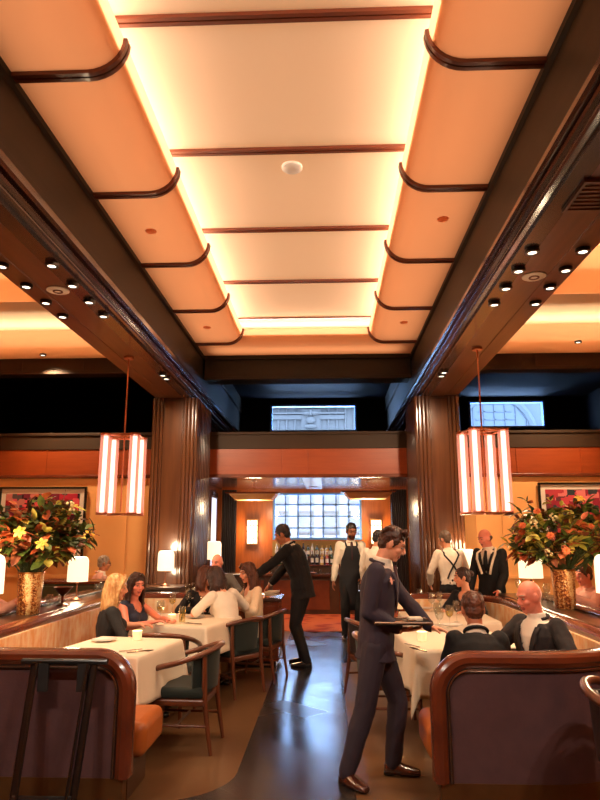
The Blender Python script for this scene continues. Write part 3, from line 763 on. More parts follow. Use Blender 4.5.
# ------------------------------------------------------------------ chairs
def chair_kind(name, label, velvet, wood='chairwood'):
    root = thing(name, label, 'chair')
    m = MB(); m.box((0, .0, .435), (.50, .48, .085)); m.build('seat', velvet, root, smooth=40, bevel=.035, seg=4)
    m = MB(); m.box((0, .0, .37), (.51, .49, .05)); m.build('seat_frame', wood, root, bevel=.012)
    # bent arm and top rail
    pts = [(-.245, .235, .40), (-.262, .235, .50), (-.275, .20, .585), (-.285, .12, .625), (-.295, .0, .655), (-.29, -.12, .69), (-.25, -.225, .725), (-.16, -.29, .75), (0, -.315, .76)]
    pts += [(-x, y, z) for x, y, z in reversed(pts[:-1])]
    # smooth it
    q = [V(p) for p in pts]; sm = []
    for i in range(len(q) - 1):
        p0, p1, p2, p3 = q[max(i - 1, 0)], q[i], q[i + 1], q[min(i + 2, len(q) - 1)]
        for k in range(4):
            t = k / 4; sm.append(0.5 * ((2 * p1) + (p2 - p0) * t + (2 * p0 - 5 * p1 + 4 * p2 - p3) * t * t + (3 * p1 - p0 - 3 * p2 + p3) * t ** 3))
    sm.append(q[-1])
    m = MB(); m.tube(sm, .021, 10, flat=1.15); m.build('top_rail', wood, root, smooth=60)
    # upholstered curved back
    m = MB(); g0 = []; N_ = 18
    for r in (0.0, -.045):
        for zf in range(5):
            row = []
            for i in range(N_ + 1):
                a = R(-152 + 124 * i / N_)
                rad = .27 + .0 + r; z = .45 + (.285 - .02 * abs(i - N_ / 2) / (N_ / 2) * 2) * zf / 4
                k = 1 + .06 * zf / 4
                row.append(V((rad * math.cos(a) * 1.0 * k, (rad * 1.0 * math.sin(a)) * k - .02, z)))
            g0.append(row)
    outer, inner = g0[:5], g0[5:]
    m.sheet(outer); m.sheet(inner); m.sheet([outer[0], inner[0]]); m.sheet([outer[4], inner[4]])
    m.sheet([[r[0] for r in outer], [r[0] for r in inner]]); m.sheet([[r[-1] for r in outer], [r[-1] for r in inner]])
    bmesh.ops.remove_doubles(m.bm, verts=m.bm.verts, dist=.0005)
    m.build('backrest', velvet, root, smooth=50)
    for s in (-1, 1):
        m = MB(); m.tube([(s * .225, .215, .36), (s * .225, .22, .2), (s * .23, .23, 0)], [.022, .019, .014], 8); m.build('leg', wood, root, smooth=60)
        m = MB(); m.tube([(s * .22, -.235, .72), (s * .225, -.24, .5), (s * .215, -.245, .36), (s * .22, -.275, .15), (s * .225, -.30, 0)], [.019, .022, .022, .018, .014], 8); m.build('leg', wood, root, smooth=60)
        m = MB(); m.tube([(s * .225, .22, .2), (s * .22, -.265, .2)], .011, 8); m.build('stretcher', wood, root, smooth=60)
    m = MB(); m.tube([(-.22, -.02, .2), (.22, -.02, .2)], .011, 8); m.build('stretcher', wood, root, smooth=60)
    return Kind(root)
ck = chair_kind('dining_chair', 'x', 'velvet')
G = 'barrel dining chairs'
ck.place((-1.18, 5.55, 0), R(87), 'empty walnut barrel chair with green seat, nearest on the left of the aisle', G)
ck.place((-1.05, 7.36, 0), R(54), 'walnut barrel chair with green back holding the woman in the white blouse', G)
ck.place((-1.50, 6.32, 0), R(-2), 'dark wood chair tucked between the two left white tables', G)
ck.place((-.83, 8.02, 0), R(75), 'walnut chair beside the wood cabinet, holding the woman in a cream cardigan', G)
ck2 = chair_kind('armchair', 'x', 'bluevelvet')
ck2.place((.55, 6.12, 0), R(-90), 'walnut armchair with teal seat behind the waiter with the tray', G)
ck3 = chair_kind('armchair', 'x', 'darkleather')
ck3.place((.52, 7.2, 0), R(-75), 'dark upholstered chair on the aisle behind the waiter with the tray', G)
ck3.place((1.69, 3.62, 0), R(-112), 'dark leather barrel chair cut by the lower right corner, in front of the right booth', G, 1.12)

# ------------------------------------------------------------------ tables and cloths
def table(c, sx, sy, rz, label, clabel, drop=.30, seed=1, z=.75):
    rnd = random.Random(seed)
    t = thing('dining_table', label, 'table', (0, 0, 0), 'dining tables')
    m = MB(); m.box((0, 0, z - .025), (sx - .02, sy - .02, .03)); m.build('table_top', 'darkwood', t, bevel=.006)
    m = MB(); m.lathe([(.24, 0), (.24, .02), (.06, .05), (.045, .1), (.045, z - .06), (.12, z - .04)], (0, 0, .001), 20); m.build('pedestal', 'black', t, smooth=40)
    t.location = (c[0], c[1], 0); t.rotation_euler = (0, 0, rz)
    # cloth
    n = 52; E_ = drop; grid = []
    ph = rnd.random() * 6
    for j in range(n + 1):
        row = []
        for i in range(n + 1):
            u = (i / n - .5) * (sx + 2 * E_); v = (j / n - .5) * (sy + 2 * E_)
            hx, hy = sx / 2, sy / 2
            cu, cv = max(-hx, min(hx, u)), max(-hy, min(hy, v)); du, dv = u - cu, v - cv
            d = math.hypot(du, dv)
            if d < 1e-6: row.append(V((u, v, z))); continue
            # along-edge ripples that grow with the drop
            along = cu if abs(dv) > abs(du) else cv
            rip = math.sin(along * 11 + ph + (2 if du > 0 else 0)) * .016 + math.sin(along * 23 + ph * 2) * .008
            out = .012 + (d / E_) * (.028 + rip)
            nx, ny = du / d, dv / d
            corner = min(abs(du), abs(dv)) / E_
            out += corner * .06
            row.append(V((cu + nx * out, cv + ny * out, z - max(0, d - .012) * (1 - .02 * corner))))
        grid.append(row)
    m = MB(); m.sheet(grid); o = m.build('tablecloth', 'cloth', smooth=180)
    s = o.modifiers.new('Solidify', 'SOLIDIFY'); s.thickness = .004; s.offset = 1
    o.location = (c[0], c[1], .006); o.rotation_euler = (0, 0, rz)
    tag(o, clabel, 'tablecloth', 'white tablecloths')
table((-1.69, 5.46), .74, .82, R(-10), 'pedestal table under the nearest white cloth on the left', 'white cloth on the nearest left table, beside the tray stand booth', .36, 1)
table((-1.55, 7.12), .98, .92, R(-14), 'pedestal table under the second white cloth on the left', 'white cloth on the left table where the two women sit close together', .30, 2)
table((1.10, 5.86), .88, .92, R(4), 'pedestal table under the nearest white cloth on the right', 'white cloth on the nearest right table, under the waiter\'s hand', .36, 3)
table((1.30, 7.50), .92, .90, R(0), 'pedestal table under the farther white cloth in the right booth', 'white cloth on the far table of the right booth', .30, 4)
table((-1.75, 9.55), .9, .8, R(0), 'pedestal table beyond the left booth, under a white cloth', 'white cloth on the table beyond the left booth, before the older man', .28, 5)

# ------------------------------------------------------------------ tableware (built once, copied)
def wineglass(wine=False):
    root = thing('wine_glass', 'x', 'wine glass')
    m = MB(); m.lathe([(.001, .001), (.034, .001), (.034, .004), (.006, .008), (.004, .02), (.004, .09), (.012, .10)], (0, 0, 0), 16); m.build('stem', 'glass', root, smooth=60)
    m = MB(); m.lathe([(.004, .095), (.025, .105), (.038, .13), (.041, .155), (.038, .185), (.033, .21), (.032, .21), (.037, .185), (.039, .155), (.036, .132), (.024, .109), (.003, .1)], (0, 0, 0), 18, caps=False); m.build('bowl', 'glass', root, smooth=60)
    if wine:
        m = MB(); m.lathe([(.002, .1), (.023, .11), (.034, .13), (.0375, .15), (.001, .151)], (0, 0, 0), 16); m.build('wine', 'whitewine', root, smooth=60)
    return Kind(root)
def tumbler():
    root = thing('water_glass', 'x', 'glass')
    m = MB(); m.lathe([(.001, .001), (.032, .001), (.037, .10), (.035, .10), (.03, .01), (.001, .01)], (0, 0, 0), 16, caps=False); m.build('tumbler_glass', 'glass', root, smooth=40)
    return Kind(root)
def candle():
    root = thing('candle_holder', 'x', 'candle')
    m = MB(); m.lathe([(.001, .001), (.036, .001), (.042, .075), (.039, .075), (.033, .008), (.001, .008)], (0, 0, 0), 18, caps=False); m.build('votive_glass', 'candleglass', root, smooth=40)
    m = MB(); m.lathe([(.001, .009), (.028, .009), (.03, .03), (.001, .03)], (0, 0, 0), 16); m.build('wax', 'porcelain', root, smooth=40)
    m = MB(); m.lathe([(.001, .03), (.008, .036), (.009, .044), (.004, .06), (.001, .068)], (0, 0, 0), 10); m.build('flame', 'flame', root, smooth=60)
    return Kind(root)
def plate():
    m = MB(); m.lathe([(.001, .001), (.06, .001), (.075, .006), (.105, .014), (.106, .017), (.075, .010), (.06, .006), (.001, .006)], (0, 0, 0), 26, caps=False)
    return Kind(tag(m.build('plate', 'porcelain', smooth=50), 'x', 'plate'))
def fork():
    m = MB(); m.tube([(0, -.09, .004), (0, -.02, .006), (0, .035, .008)], [.005, .0028, .004], 6, flat=1.5)
    for k in (-1, 0, 1): m.tube([(k * .004, .035, .008), (k * .007, .05, .007), (k * .007, .085, .010)], .0018, 5)
    return Kind(tag(m.build('fork', 'steel', smooth=50), 'x', 'fork'))
def knife():
    m = MB(); m.tube([(0, -.10, .005), (0, -.01, .005)], [.006, .005], 6, flat=1.3); m.tube([(0, -.01, .005), (0, .06, .005), (0, .11, .005)], [.005, .0085, .002], 6, up=(0, 0, 1), flat=.3)
    return Kind(tag(m.build('knife', 'steel', smooth=50), 'x', 'knife'))
WG, WW, TG, CA, PL_, FK, KN = wineglass(), wineglass(True), tumbler(), candle(), plate(), fork(), knife()
TZ = .762
def cand(x, y, label, z=TZ):
    CA.place((x, y, z), 0, label, 'glowing votive candles'); light('candle_lamp', 'POINT', (x, y, z + .10), .7, (1, .55, .2), .03)
p = at(137, 640, z=TZ); cand(p.x, p.y, 'glowing votive candle on the nearest left white table')
p = at(172, 622, z=TZ); cand(p.x, p.y, 'glowing votive candle before the two women, beside a tall iced drink')
p = at(422, 641, z=TZ); cand(p.x, p.y, 'glowing votive candle on the nearest right table, by the waiter\'s hand')
p = at(400, 609, z=TZ); cand(p.x, p.y, 'glowing votive candle on the far right table behind the tray')
# left table 2
gl = 'wine glasses on the two women\'s table'
for i, (x, y, k) in enumerate(((160, 622, WW), (172, 613, WW), (203, 616, WG), (188, 611, WG), (146, 621, TG))):
    q = at(x, y, z=TZ); k.place((q.x, q.y, TZ), 0, ('stemmed glass of pale wine on the two women\'s table' if k is WW else 'empty stemmed wine glass on the two women\'s table' if k is WG else 'small water glass on the two women\'s table'), gl)
# tall iced drink with straw
root = thing('highball_drink', 'tall iced drink with a dark straw beside the candle, left table', 'drink')
m = MB(); m.lathe([(.001, .001), (.034, .001), (.036, .16), (.034, .16), (.031, .01), (.001, .01)], (0, 0, 0), 16, caps=False); m.build('highball_glass', 'glass', root, smooth=40)
m = MB(); m.lathe([(.001, .012), (.030, .012), (.033, .13), (.001, .13)], (0, 0, 0), 16); m.build('drink', M['whitewine'], root, smooth=40)
m = MB(); m.cyl((-.01, 0, .02), (.02, .01, .24), .003, n=6); m.build('straw', 'black', root)
q = at(182, 623, z=TZ); root.location = (q.x, q.y, TZ)
# cutlery and plates
def put(k, x, y, rz, label, grp=None):
    q = at(x, y, z=TZ); k.place((q.x, q.y, TZ), R(rz), label, grp)
put(KN, 140, 655 - 3, -55, 'steel knife on the nearest left white table'); put(FK, 131, 651, -60, 'steel fork on the nearest left white table')
put(FK, 150, 624, 60, 'steel fork on the two women\'s table'); put(KN, 193, 624, 70, 'steel knife on the two women\'s table, right side')
put(PL_, 104, 641, 0, 'white plate at the left edge of the nearest left table')
put(PL_, 195, 618, 0, 'white plate on the two women\'s table')
put(KN, 418, 650, 30, 'steel knife at the corner of the nearest right table'); put(FK, 412, 646, 35, 'steel fork at the corner of the nearest right table')
put(PL_, 452, 626, 0, 'white plate on the nearest right table'); put(PL_, 425, 609, 0, 'white plate on the far right booth table')
for x, y, k in ((440, 631, WG), (450, 628, WW), (438, 625, WG), (457, 622, WG)):
    q = at(x, y, z=TZ); k.place((q.x, q.y, TZ), 0, 'glass of pale wine on the nearest right table' if k is WW else 'empty wine glass on the nearest right table', 'wine glasses on the nearest right table')
for x, y in ((432, 612), (440, 610), (420, 606)):
    q = at(x, y, z=TZ); WG.place((q.x, q.y, TZ), 0, 'empty wine glass on the far right booth table', 'wine glasses on the far right table')
for x, y in ((-1.95, 9.3), (-1.75, 9.25), (-1.6, 9.35), (-1.45, 9.3), (-1.9, 9.5), (-1.55, 9.55)):
    WG.place((x, y, TZ), 0, 'empty wine glass on the table before the older man, beyond the left booth', 'wine glasses beyond the left booth')
# folded napkin and purse
m = MB(); m.box((0, 0, .02), (.16, .10, .03)); m.box((0.01, 0, .045), (.13, .08, .02)); o = m.build('napkin', 'cloth', bevel=.008, smooth=40); tag(o, 'folded white napkin before the bald man', 'napkin'); q = at(503, 640, z=TZ); o.location = (1.32, 5.62, TZ)
root = thing('handbag', 'small dark handbag with a round handle on the bench beside the dark haired woman', 'handbag', (0, 0, 0))
m = MB(); m.box((0, 0, .13), (.26, .12, .24)); m.build('bag_body', 'darkleather', root, bevel=.04, seg=4, smooth=40)
m = MB(); m.tube([(.08 * math.cos(R(a)), 0, .24 + .13 * math.sin(R(a))) for a in range(0, 181, 15)], .009, 8); m.build('handle', 'black', root, smooth=60)
root.location = (-2.15, 7.62, .465); root.scale = (1.1,) * 3

# ------------------------------------------------------------------ table lamps
def lamp_kind():
    root = thing('table_lamp', 'x', 'lamp')
    m = MB(); m.lathe([(.001, 0), (.085, 0), (.085, .012), (.03, .03), (.012, .05), (.010, .2), (.018, .22), (.010, .24), (.010, .34)], (0, 0, 0), 20); m.build('base', 'bronze', root, smooth=50)
    m = MB(); N_ = 28
    m.loft([[V((r * math.cos(2 * PI * i / N_), r * math.sin(2 * PI * i / N_), z)) for i in range(N_)] for r, z in ((.135, .24), (.132, .50), (.12, .54), (.10, .555))], caps=False)
    m.build('lamp_shade', 'shade', root, smooth=180)
    m = MB(); m.ell((0, 0, .40), (.03, .03, .04)); m.build('bulb', 'bulb', root, smooth=180)
    return Kind(root)
LK = lamp_kind()
def lamp(x, y, z, label, sc=1.0, e=16):
    LK.place((x, y, z), 0, label, 'white shaded table lamps', sc)
    light('table_lamp_light', 'POINT', (x, y, z + .60 * sc), e, (1, .74, .46), .08); light('table_lamp_light', 'POINT', (x, y, z + .2 * sc), e * .5, (1, .74, .46), .06)
lamp(-2.86, 5.55, .905, 'white shaded lamp cut by the left edge, nearest on the left ledge')
lamp(-2.86, 7.6, .905, 'white shaded lamp on the left ledge beyond the flower vase', .86)
m = MB(); m.span((-2.63, 9.55, 0), (-2.12, 10.06, .86)); m.span((-2.65, 9.53, .86), (-2.10, 10.08, .905)); tag(m.build('console', 'darkwood', bevel=.008), 'dark square console at the foot of the left column, carrying a lamp', 'console')
lamp(-2.38, 9.8, .905, 'white shaded lamp on the dark console at the foot of the left column', .9)
lamp(2.43, 5.85, .905, 'white shaded lamp cut by the right edge, nearest on the right ledge')
lamp(2.36, 7.9, .905, 'white shaded lamp on the right ledge beside the flower vase')
root = thing('side_table', 'small round pedestal table with a lamp at the foot of the right column', 'side table', (2.04, 9.92, 0))
m = MB(); m.lathe([(.001, 0), (.13, 0), (.13, .02), (.02, .04), (.02, .84)], (2.04, 9.92, 0), 20); m.build('pedestal', 'bronze', root, smooth=40)
m = MB(); m.lathe([(.001, .84), (.17, .84), (.17, .87), (.001, .87)], (2.04, 9.92, 0), 24); m.build('table_top', 'mahogany', root)
lamp(2.04, 9.92, .872, 'white shaded lamp on the small table behind the waiters, by the right column')
# lamp beyond the left booth stands on a low divider
m = MB(); m.span((-2.5, 11.75, 0), (-1.2, 12.05, .93)); m.span((-2.52, 11.72, .93), (-1.18, 12.08, .97)); tag(m.build('divider', 'darkwood', bevel=.01), 'low dark wood divider beyond the left column, carrying a lamp', 'divider')
lamp(-2.03, 11.9, .97, 'white shaded lamp on the low divider beyond the left column', 1.0, 14)

# ------------------------------------------------------------------ pictures on the aisle walls
def picture(x0, x1, z0, z1, art, label):
    root = thing('framed_picture', label, 'picture', ((x0 + x1) / 2, YF, z0))
    y = YF - .005; m = MB(); t = .035
    m.span((x0, y - .04, z0), (x1, y, z0 + t)); m.span((x0, y - .04, z1 - t), (x1, y, z1)); m.span((x0, y - .04, z0 + t), (x0 + t, y, z1 - t)); m.span((x1 - t, y - .04, z0 + t), (x1, y, z1 - t))
    m.build('frame', 'black', root)
    m = MB(); m.span((x0 + t, y - .015, z0 + t), (x1 - t, y - .005, z1 - t)); m.build('mat_board', 'white_plastic', root)
    k = .12; m = MB(); m.span((x0 + k, y - .025, z0 + k), (x1 - k, y - .015, z1 - k)); m.build('print', art, root)
picture(-5.78, -4.22, 1.22, 2.47, 'art', 'framed red and black mosaic picture on the left cream wall')
picture(3.62, 5.2, 1.28, 2.52, 'art2', 'framed pink mosaic picture on the right cream wall')

# ------------------------------------------------------------------ vases and flower arrangements
for n, c1, c2 in (('leaf_green', (72, 92, 34), (110, 124, 50)), ('leaf_dark', (46, 58, 26), (78, 80, 40)), ('leaf_rust', (150, 62, 30), (196, 104, 50)), ('leaf_brown', (108, 52, 30), (142, 80, 44)), ('leaf_lime', (170, 160, 60), (206, 186, 84))):
    M[n] = mat(n, srgb(*c1), .45, col2=srgb(*c2), scale=16)
M['lily'] = mat('yellow_lily', srgb(240, 186, 50), .5, col2=srgb(250, 214, 110), scale=12)
M['bloom'] = mat('rust_bloom', srgb(196, 84, 40), .6, col2=srgb(222, 120, 62), scale=12)
M['berry'] = mat('cream_blossom', srgb(226, 206, 150), .6)
def leaf(m, p, d, L, w, mi, rnd):
    d = d.normalized(); s = d.cross(V((rnd.uniform(-.5, .5), rnd.uniform(-.5, .5), 1))).normalized(); u = s.cross(d)
    rows = []
    for t, k in ((0, .12), (.3, .85), (.6, .95), (.85, .5), (1, .04)):
        c = p + d * L * t - u * (.25 * L * t * t) + V((0, 0, -.10 * L * t * t))
        rows.append([c - s * w * k + u * .12 * w, c - u * .1 * w, c + s * w * k + u * .12 * w])
    m.sheet(rows, mi)
def flower(m, p, d, r, n, rnd, cup=.5):
    d = d.normalized(); a = d.orthogonal().normalized(); b = d.cross(a)
    for i in range(n):
        q = a * math.cos(2 * PI * i / n) + b * math.sin(2 * PI * i / n)
        s = d.cross(q); rows = []
        for t, k in ((0, .2), (.35, .8), (.7, .9), (1, .08)):
            c = p + q * r * t + d * r * (cup * t - .5 * t * t)
            rows.append([c - s * r * .3 * k, c + d * .03 * r, c + s * r * .3 * k])
        m.sheet(rows)
    m.ell(p + d * .02, (r * .16,) * 3, n=8, m=5)
def bouquet(c, vlabel, blabel, seed, lean, big, wts=(28, 28, 14, 24, 6)):
    rnd = random.Random(seed)
    root = thing('vase', vlabel, 'vase', (c[0], c[1], c[2]), 'gold mosaic vases')
    m = MB(); H = .38; m.lathe([(.001, 0), (.095, 0), (.102, .01), (.108, H * .5), (.116, H), (.104, H), (.092, .03), (.001, .03)], c, 32, caps=False); m.build('vase_body', 'vase', root, smooth=50)
    m = MB(); m.lathe([(.104, H - .012), (.121, H - .012), (.121, H + .004), (.104, H + .004)], c, 32); m.build('rim', 'brass', root, smooth=40)
    root2 = thing('flower_arrangement', blabel, 'flowers', (c[0], c[1], c[2] + .3), 'autumn flower arrangements')
    base = V(c) + V((0, 0, H - .06)); cen = base + V((lean, 0, .36))
    m = MB(); lf = MB()
    fl = []
    for i in range(120):
        th = rnd.uniform(0, 2 * PI); ph = math.acos(rnd.uniform(-.45, 1))
        rad = rnd.uniform(.55, 1.0) * big
        tip = cen + V((math.sin(ph) * math.cos(th) * .50 * rad, math.sin(ph) * math.sin(th) * .42 * rad, math.cos(ph) * .40 * rad))
        mid = base.lerp(tip, .55) + V((0, 0, .05))
        st = base + V((rnd.uniform(-.06, .06), rnd.uniform(-.06, .06), 0))
        m.tube([st, mid, tip], [.005, .004, .002], 5)
        mi = rnd.choices(range(5), wts)[0]
        d0 = (tip - mid).normalized()
        for k in range(rnd.randint(10, 15)):
            t = rnd.uniform(.25, 1.05); p = mid.lerp(tip, t)
            d = d0 * .6 + V((rnd.uniform(-1, 1), rnd.uniform(-1, 1), rnd.uniform(-.7, .8)))
            leaf(lf, p, d, rnd.uniform(.07, .145), rnd.uniform(.020, .044), mi if rnd.random() < .75 else rnd.randrange(5), rnd)
        if i % 6 == 0: fl.append((tip, d0))
    m.build('stems', 'leaf_dark', root2, smooth=60)
    lf.build('foliage', ['leaf_green', 'leaf_dark', 'leaf_rust', 'leaf_brown', 'leaf_lime'], root2, smooth=60)
    for i, (p, d) in enumerate(fl):
        mm = MB(); d = (d + V((0, -1.0, .25))).normalized(); p = p + V((0, -.05, 0))
        if i % 3 == 0: flower(mm, p, d, .062, 6, rnd); mm.build('lily', 'lily', root2, smooth=60)
        elif i % 3 == 1: flower(mm, p, d, .042, 9, rnd, .8); flower(mm, p + d * .008, d, .032, 7, rnd, 1.1); mm.build('bloom', 'bloom', root2, smooth=60)
        else:
            for k in range(9): mm.ell(p + V((rnd.uniform(-.04, .04), rnd.uniform(-.04, .04), rnd.uniform(-.04, .04))), (.014,) * 3, n=7, m=5)
            mm.build('blossom', 'berry', root2, smooth=60)
bouquet((-2.80, 6.25, .905), 'tall gold mosaic vase on the left ledge', 'large autumn flower arrangement in the left vase, mostly green and rust leaves', 11, .03, 1.10)
bouquet((2.40, 6.95, .905), 'tall gold mosaic vase on the right ledge', 'large autumn flower arrangement with yellow lilies in the right vase', 23, .0, 1.16, (30, 14, 20, 10, 26))

# ------------------------------------------------------------------ side aisle stuff on the ledges
for i, (x, y) in enumerate(((50, 592), (57, 594), (63, 591), (92, 577), (97, 579), (90, 580))):
    q = at(x, y + 8, z=.945); TG.place((max(-3.06, min(-2.92, q.x)), q.y, .935 if False else .905), 0, 'clear glass on the left ledge beyond the vase', 'glasses on the left ledge')
for i, (x, y) in enumerate(((2.3, 7.45), (2.4, 7.5), (2.36, 7.3), (2.28, 7.65), (2.43, 7.68), (2.3, 8.2), (2.4, 8.25))):
    (WG if i % 2 else TG).place((x, y, .905), 0, 'wine glass on the right ledge beside the lamp' if i % 2 else 'short clear glass on the right ledge beside the lamp', 'glasses on the right ledge')
# footed bowl on left ledge
m = MB(); m.lathe([(.001, 0), (.06, 0), (.06, .01), (.014, .03), (.014, .10), (.05, .13), (.10, .19), (.096, .19), (.04, .135), (.001, .12)], (0, 0, 0), 22, caps=False); o = m.build('footed_bowl', 'bronze', smooth=40); o.location = (-2.78, 7.0, .905); tag(o, 'footed bronze bowl on the left ledge between vase and lamp', 'bowl')
# low side station in the left aisle
root = thing('side_station', 'low dark olive side station against the left aisle wall', 'cabinet', (-3.6, 9.3, 0))
M['olive'] = mat('olive_paint', srgb(66, 60, 34), .4)
m = MB(); m.span((-3.95, 9.0, 0), (-3.1, 9.5, .98)); m.build('cabinet_body', 'olive', root, bevel=.01)
m = MB(); m.span((-3.98, 8.97, .98), (-3.07, 9.53, 1.02)); m.build('cabinet_top', 'mahogany', root, bevel=.008)
for x in (-3.53, -3.52): pass
for k in range(2):
    m = MB(); m.span((-3.93 + k * .42, 8.985, .06), (-3.53 + k * .42, 9.0, .95)); d = m.build('door', 'olive', root, bevel=.006)
    m = MB(); m.cyl((-3.57 + k * .12, 8.97, .5), (-3.57 + k * .12, 8.97, .62), .008, n=8); m.build('handle', 'brass', d)
# ------------------------------------------------------------------ bar
root = thing('bar_counter', 'dark bar counter below the gridded window', 'bar counter', (-.2, 14.6, 0))
m = MB(); m.span((-1.9, 14.3, 0), (1.0, 14.9, .78)); m.build('counter_body', 'darkwood', root)
m = MB(); m.span((-1.95, 14.2, .78), (1.05, 14.95, .83)); m.build('counter_top', 'moulding', root, bevel=.01)
for x in (-1.6, -.9, -.2, .5): m = MB(); m.span((x - .25, 14.28, .1), (x + .25, 14.30, .7)); m.build('counter_panel', 'mahogany', root, bevel=.006)
root = thing('back_bar', 'stepped back bar shelf carrying rows of bottles', 'shelf', (-.2, 15.5, 0))
m = MB(); m.span((-1.3, 15.3, 0), (.9, 15.75, .95)); m.build('shelf_body', 'darkwood', root)
for z, y0 in ((.95, 15.25), (1.13, 15.5)):
    m = MB(); m.span((-1.32, y0, z), (.92, 15.8, z + .03)); m.build('shelf', 'mahogany', root, bevel=.005)
m = MB(); m.span((-1.31, 15.5, .98), (.91, 15.75, 1.13)); m.build('shelf_riser', 'darkwood', root)
M['backsplash'] = mat('gold_backsplash', srgb(150, 118, 66), .3, metal=.4)
m = MB(); m.span((-1.31, 15.94, .98), (.85, 15.99, 1.50)); tag(m.build('backsplash', 'backsplash'), 'dull gold backsplash panel under the bar window', 'panel')
BC = [('amber', (150, 70, 20)), ('clear', (214, 206, 190)), ('green', (40, 66, 34)), ('dark', (40, 24, 20)), ('straw', (206, 170, 96)), ('red', (150, 40, 30))]
BK = []
for i, (nm, c) in enumerate(BC):
    M['bottle_' + nm] = mat('bottle_' + nm, srgb(*c), .1, coat=.6)
    r = thing('bottle', 'x', 'bottle')
    H = (.29, .31, .27, .32, .25, .28)[i]; w = (.038, .036, .042, .036, .045, .038)[i]
    m = MB(); m.lathe([(.001, 0), (w, 0), (w, H * .58), (w * .8, H * .66), (.014, H * .74), (.013, H * .93), (.017, H * .94), (.017, H * .99), (.001, H * .99)], (0, 0, 0), 14); m.build('glass_body', 'bottle_' + nm, r, smooth=40)
    m = MB(); m.lathe([(w + .001, H * .15), (w + .0015, H * .15), (w + .0015, H * .46), (w + .001, H * .46)], (0, 0, 0), 14); m.build('paper_label', 'porcelain', r)
    m = MB(); m.lathe([(.001, H * .94), (.018, H * .94), (.018, H), (.001, H)], (0, 0, 0), 10); m.build('cap', 'brass', r)
    BK.append(Kind(r))
rnd = random.Random(5)
for row, (z, y, n) in enumerate(((.98, 15.38, 18), (1.16, 15.64, 20))):
    for i in range(n):
        k = rnd.randrange(6)
        BK[k].place((-1.2 + 2.05 * i / (n - 1) + rnd.uniform(-.015, .015), y, z), 0, '%s liquor bottle in the %s row of the back bar' % (BC[k][0] + (' glass' if BC[k][0] in ('clear',) else ''), ('lower front', 'upper rear')[row]), 'bottles on the back bar')
for i in range(9): TG.place((-1.2 + .13 * i, 14.45, .83), 0, 'clear tumbler on the bar counter', 'tumblers on the bar counter')
m = MB(); m.lathe([(.001, 0), (.12, 0), (.17, .02), (.17, .028), (.12, .01), (.001, .01)], (0, 0, 0), 26); o = m.build('serving_plate', 'copper', smooth=40); o.location = (-.4, 14.33, .832); tag(o, 'round copper plate at the edge of the bar counter', 'plate')

def pendant(c, label):
    root = thing('pendant_lamp', label, 'pendant lamp', (0, 0, 0), 'tray shaped pendant lamps')
    z0 = 2.74 - c[2]
    m = MB(); m.lathe([(.001, z0 - .015), (.05, z0 - .015), (.05, z0), (.001, z0)], (0, 0, 0), 18); m.build('canopy', 'copper', root)
    m = MB(); m.cyl((0, 0, z0), (0, 0, .2), .008, n=8); m.build('rod', 'copper', root)
    m = MB()
    for s in (-1, 1): m.tube([(0, 0, .2), (s * .38, -.0, .09)], .006, 6)
    m.build('hanger', 'copper', root)
    m = MB(); m.loft([[V((x * a, y * b, z)) for x, y in ((-1, -1), (1, -1), (1, 1), (-1, 1))] for a, b, z in ((.53, .36, .06), (.55, .38, .075), (.55, .38, .09), (.50, .33, .09))]); m.build('rim', 'mahogany', root)
    m = MB(); m.loft([[V((x * a, y * b, z)) for x, y in ((-1, -1), (1, -1), (1, 1), (-1, 1))] for a, b, z in ((.33, .2, -.06), (.37, .24, -.055), (.46, .31, .03), (.48, .32, .07))]); m.build('shade', 'tray_lit', root)
    root.location = c
    light('pendant_light', 'POINT', (c[0], c[1], c[2] - .18), 40, (1, .70, .4), .15)
pendant((-1.50, 13.5, 2.40), 'tray shaped pendant lamp hanging before the left bar sconce')
pendant((.84, 13.5, 2.42), 'tray shaped pendant lamp hanging before the right bar sconce')
def sconce(x, label):
    root = thing('wall_sconce', label, 'sconce', (x, WB, 1.43), 'lit wall sconces')
    y = WB
    m = MB(); m.span((x - .14, y - .03, 1.41), (x + .14, y, 2.03)); m.build('back_plate', 'brass', root, bevel=.005)
    m = MB(); m.span((x - .12, y - .12, 1.44), (x + .12, y - .03, 2.0)); m.build('glass_block', 'sconce', root, bevel=.01)
    m = MB()
    for z in (1.43, 1.575, 1.72, 1.865, 2.0): m.span((x - .125, y - .126, z - .008), (x + .125, y - .03, z + .008))
    for dx in (-.04, .04): m.span((x + dx - .005, y - .126, 1.43), (x + dx + .005, y - .12, 2.0))
    m.build('grid_bars', 'brass', root)
    light('sconce_lamp', 'POINT', (x, y - .3, 1.72), 22, (1, .68, .36), .1)
sconce(-1.80, 'lit grid sconce on the amber wall left of the bar window'); sconce(1.18, 'lit grid sconce on the amber wall right of the bar window')
# pale ceiling panel of the bar
root = thing('ceiling_panel', 'pale blue white panel set in the bar ceiling, before the window', 'ceiling panel', (-.3, 13.8, 2.74))
M['panel'] = mat('pale_panel', srgb(214, 220, 226), .18, coat=.5)
m = MB(); m.span((-.48, 11.9, 2.715), (-.10, 15.6, 2.738)); m.build('panel_face', 'panel', root, bevel=.006)
m = MB(); m.lathe([(.001, 0), (.10, 0), (.11, .015), (.001, .015)], (-.30, 14.9, 2.70), 22); m.build('vent_disc', 'bronze', root)
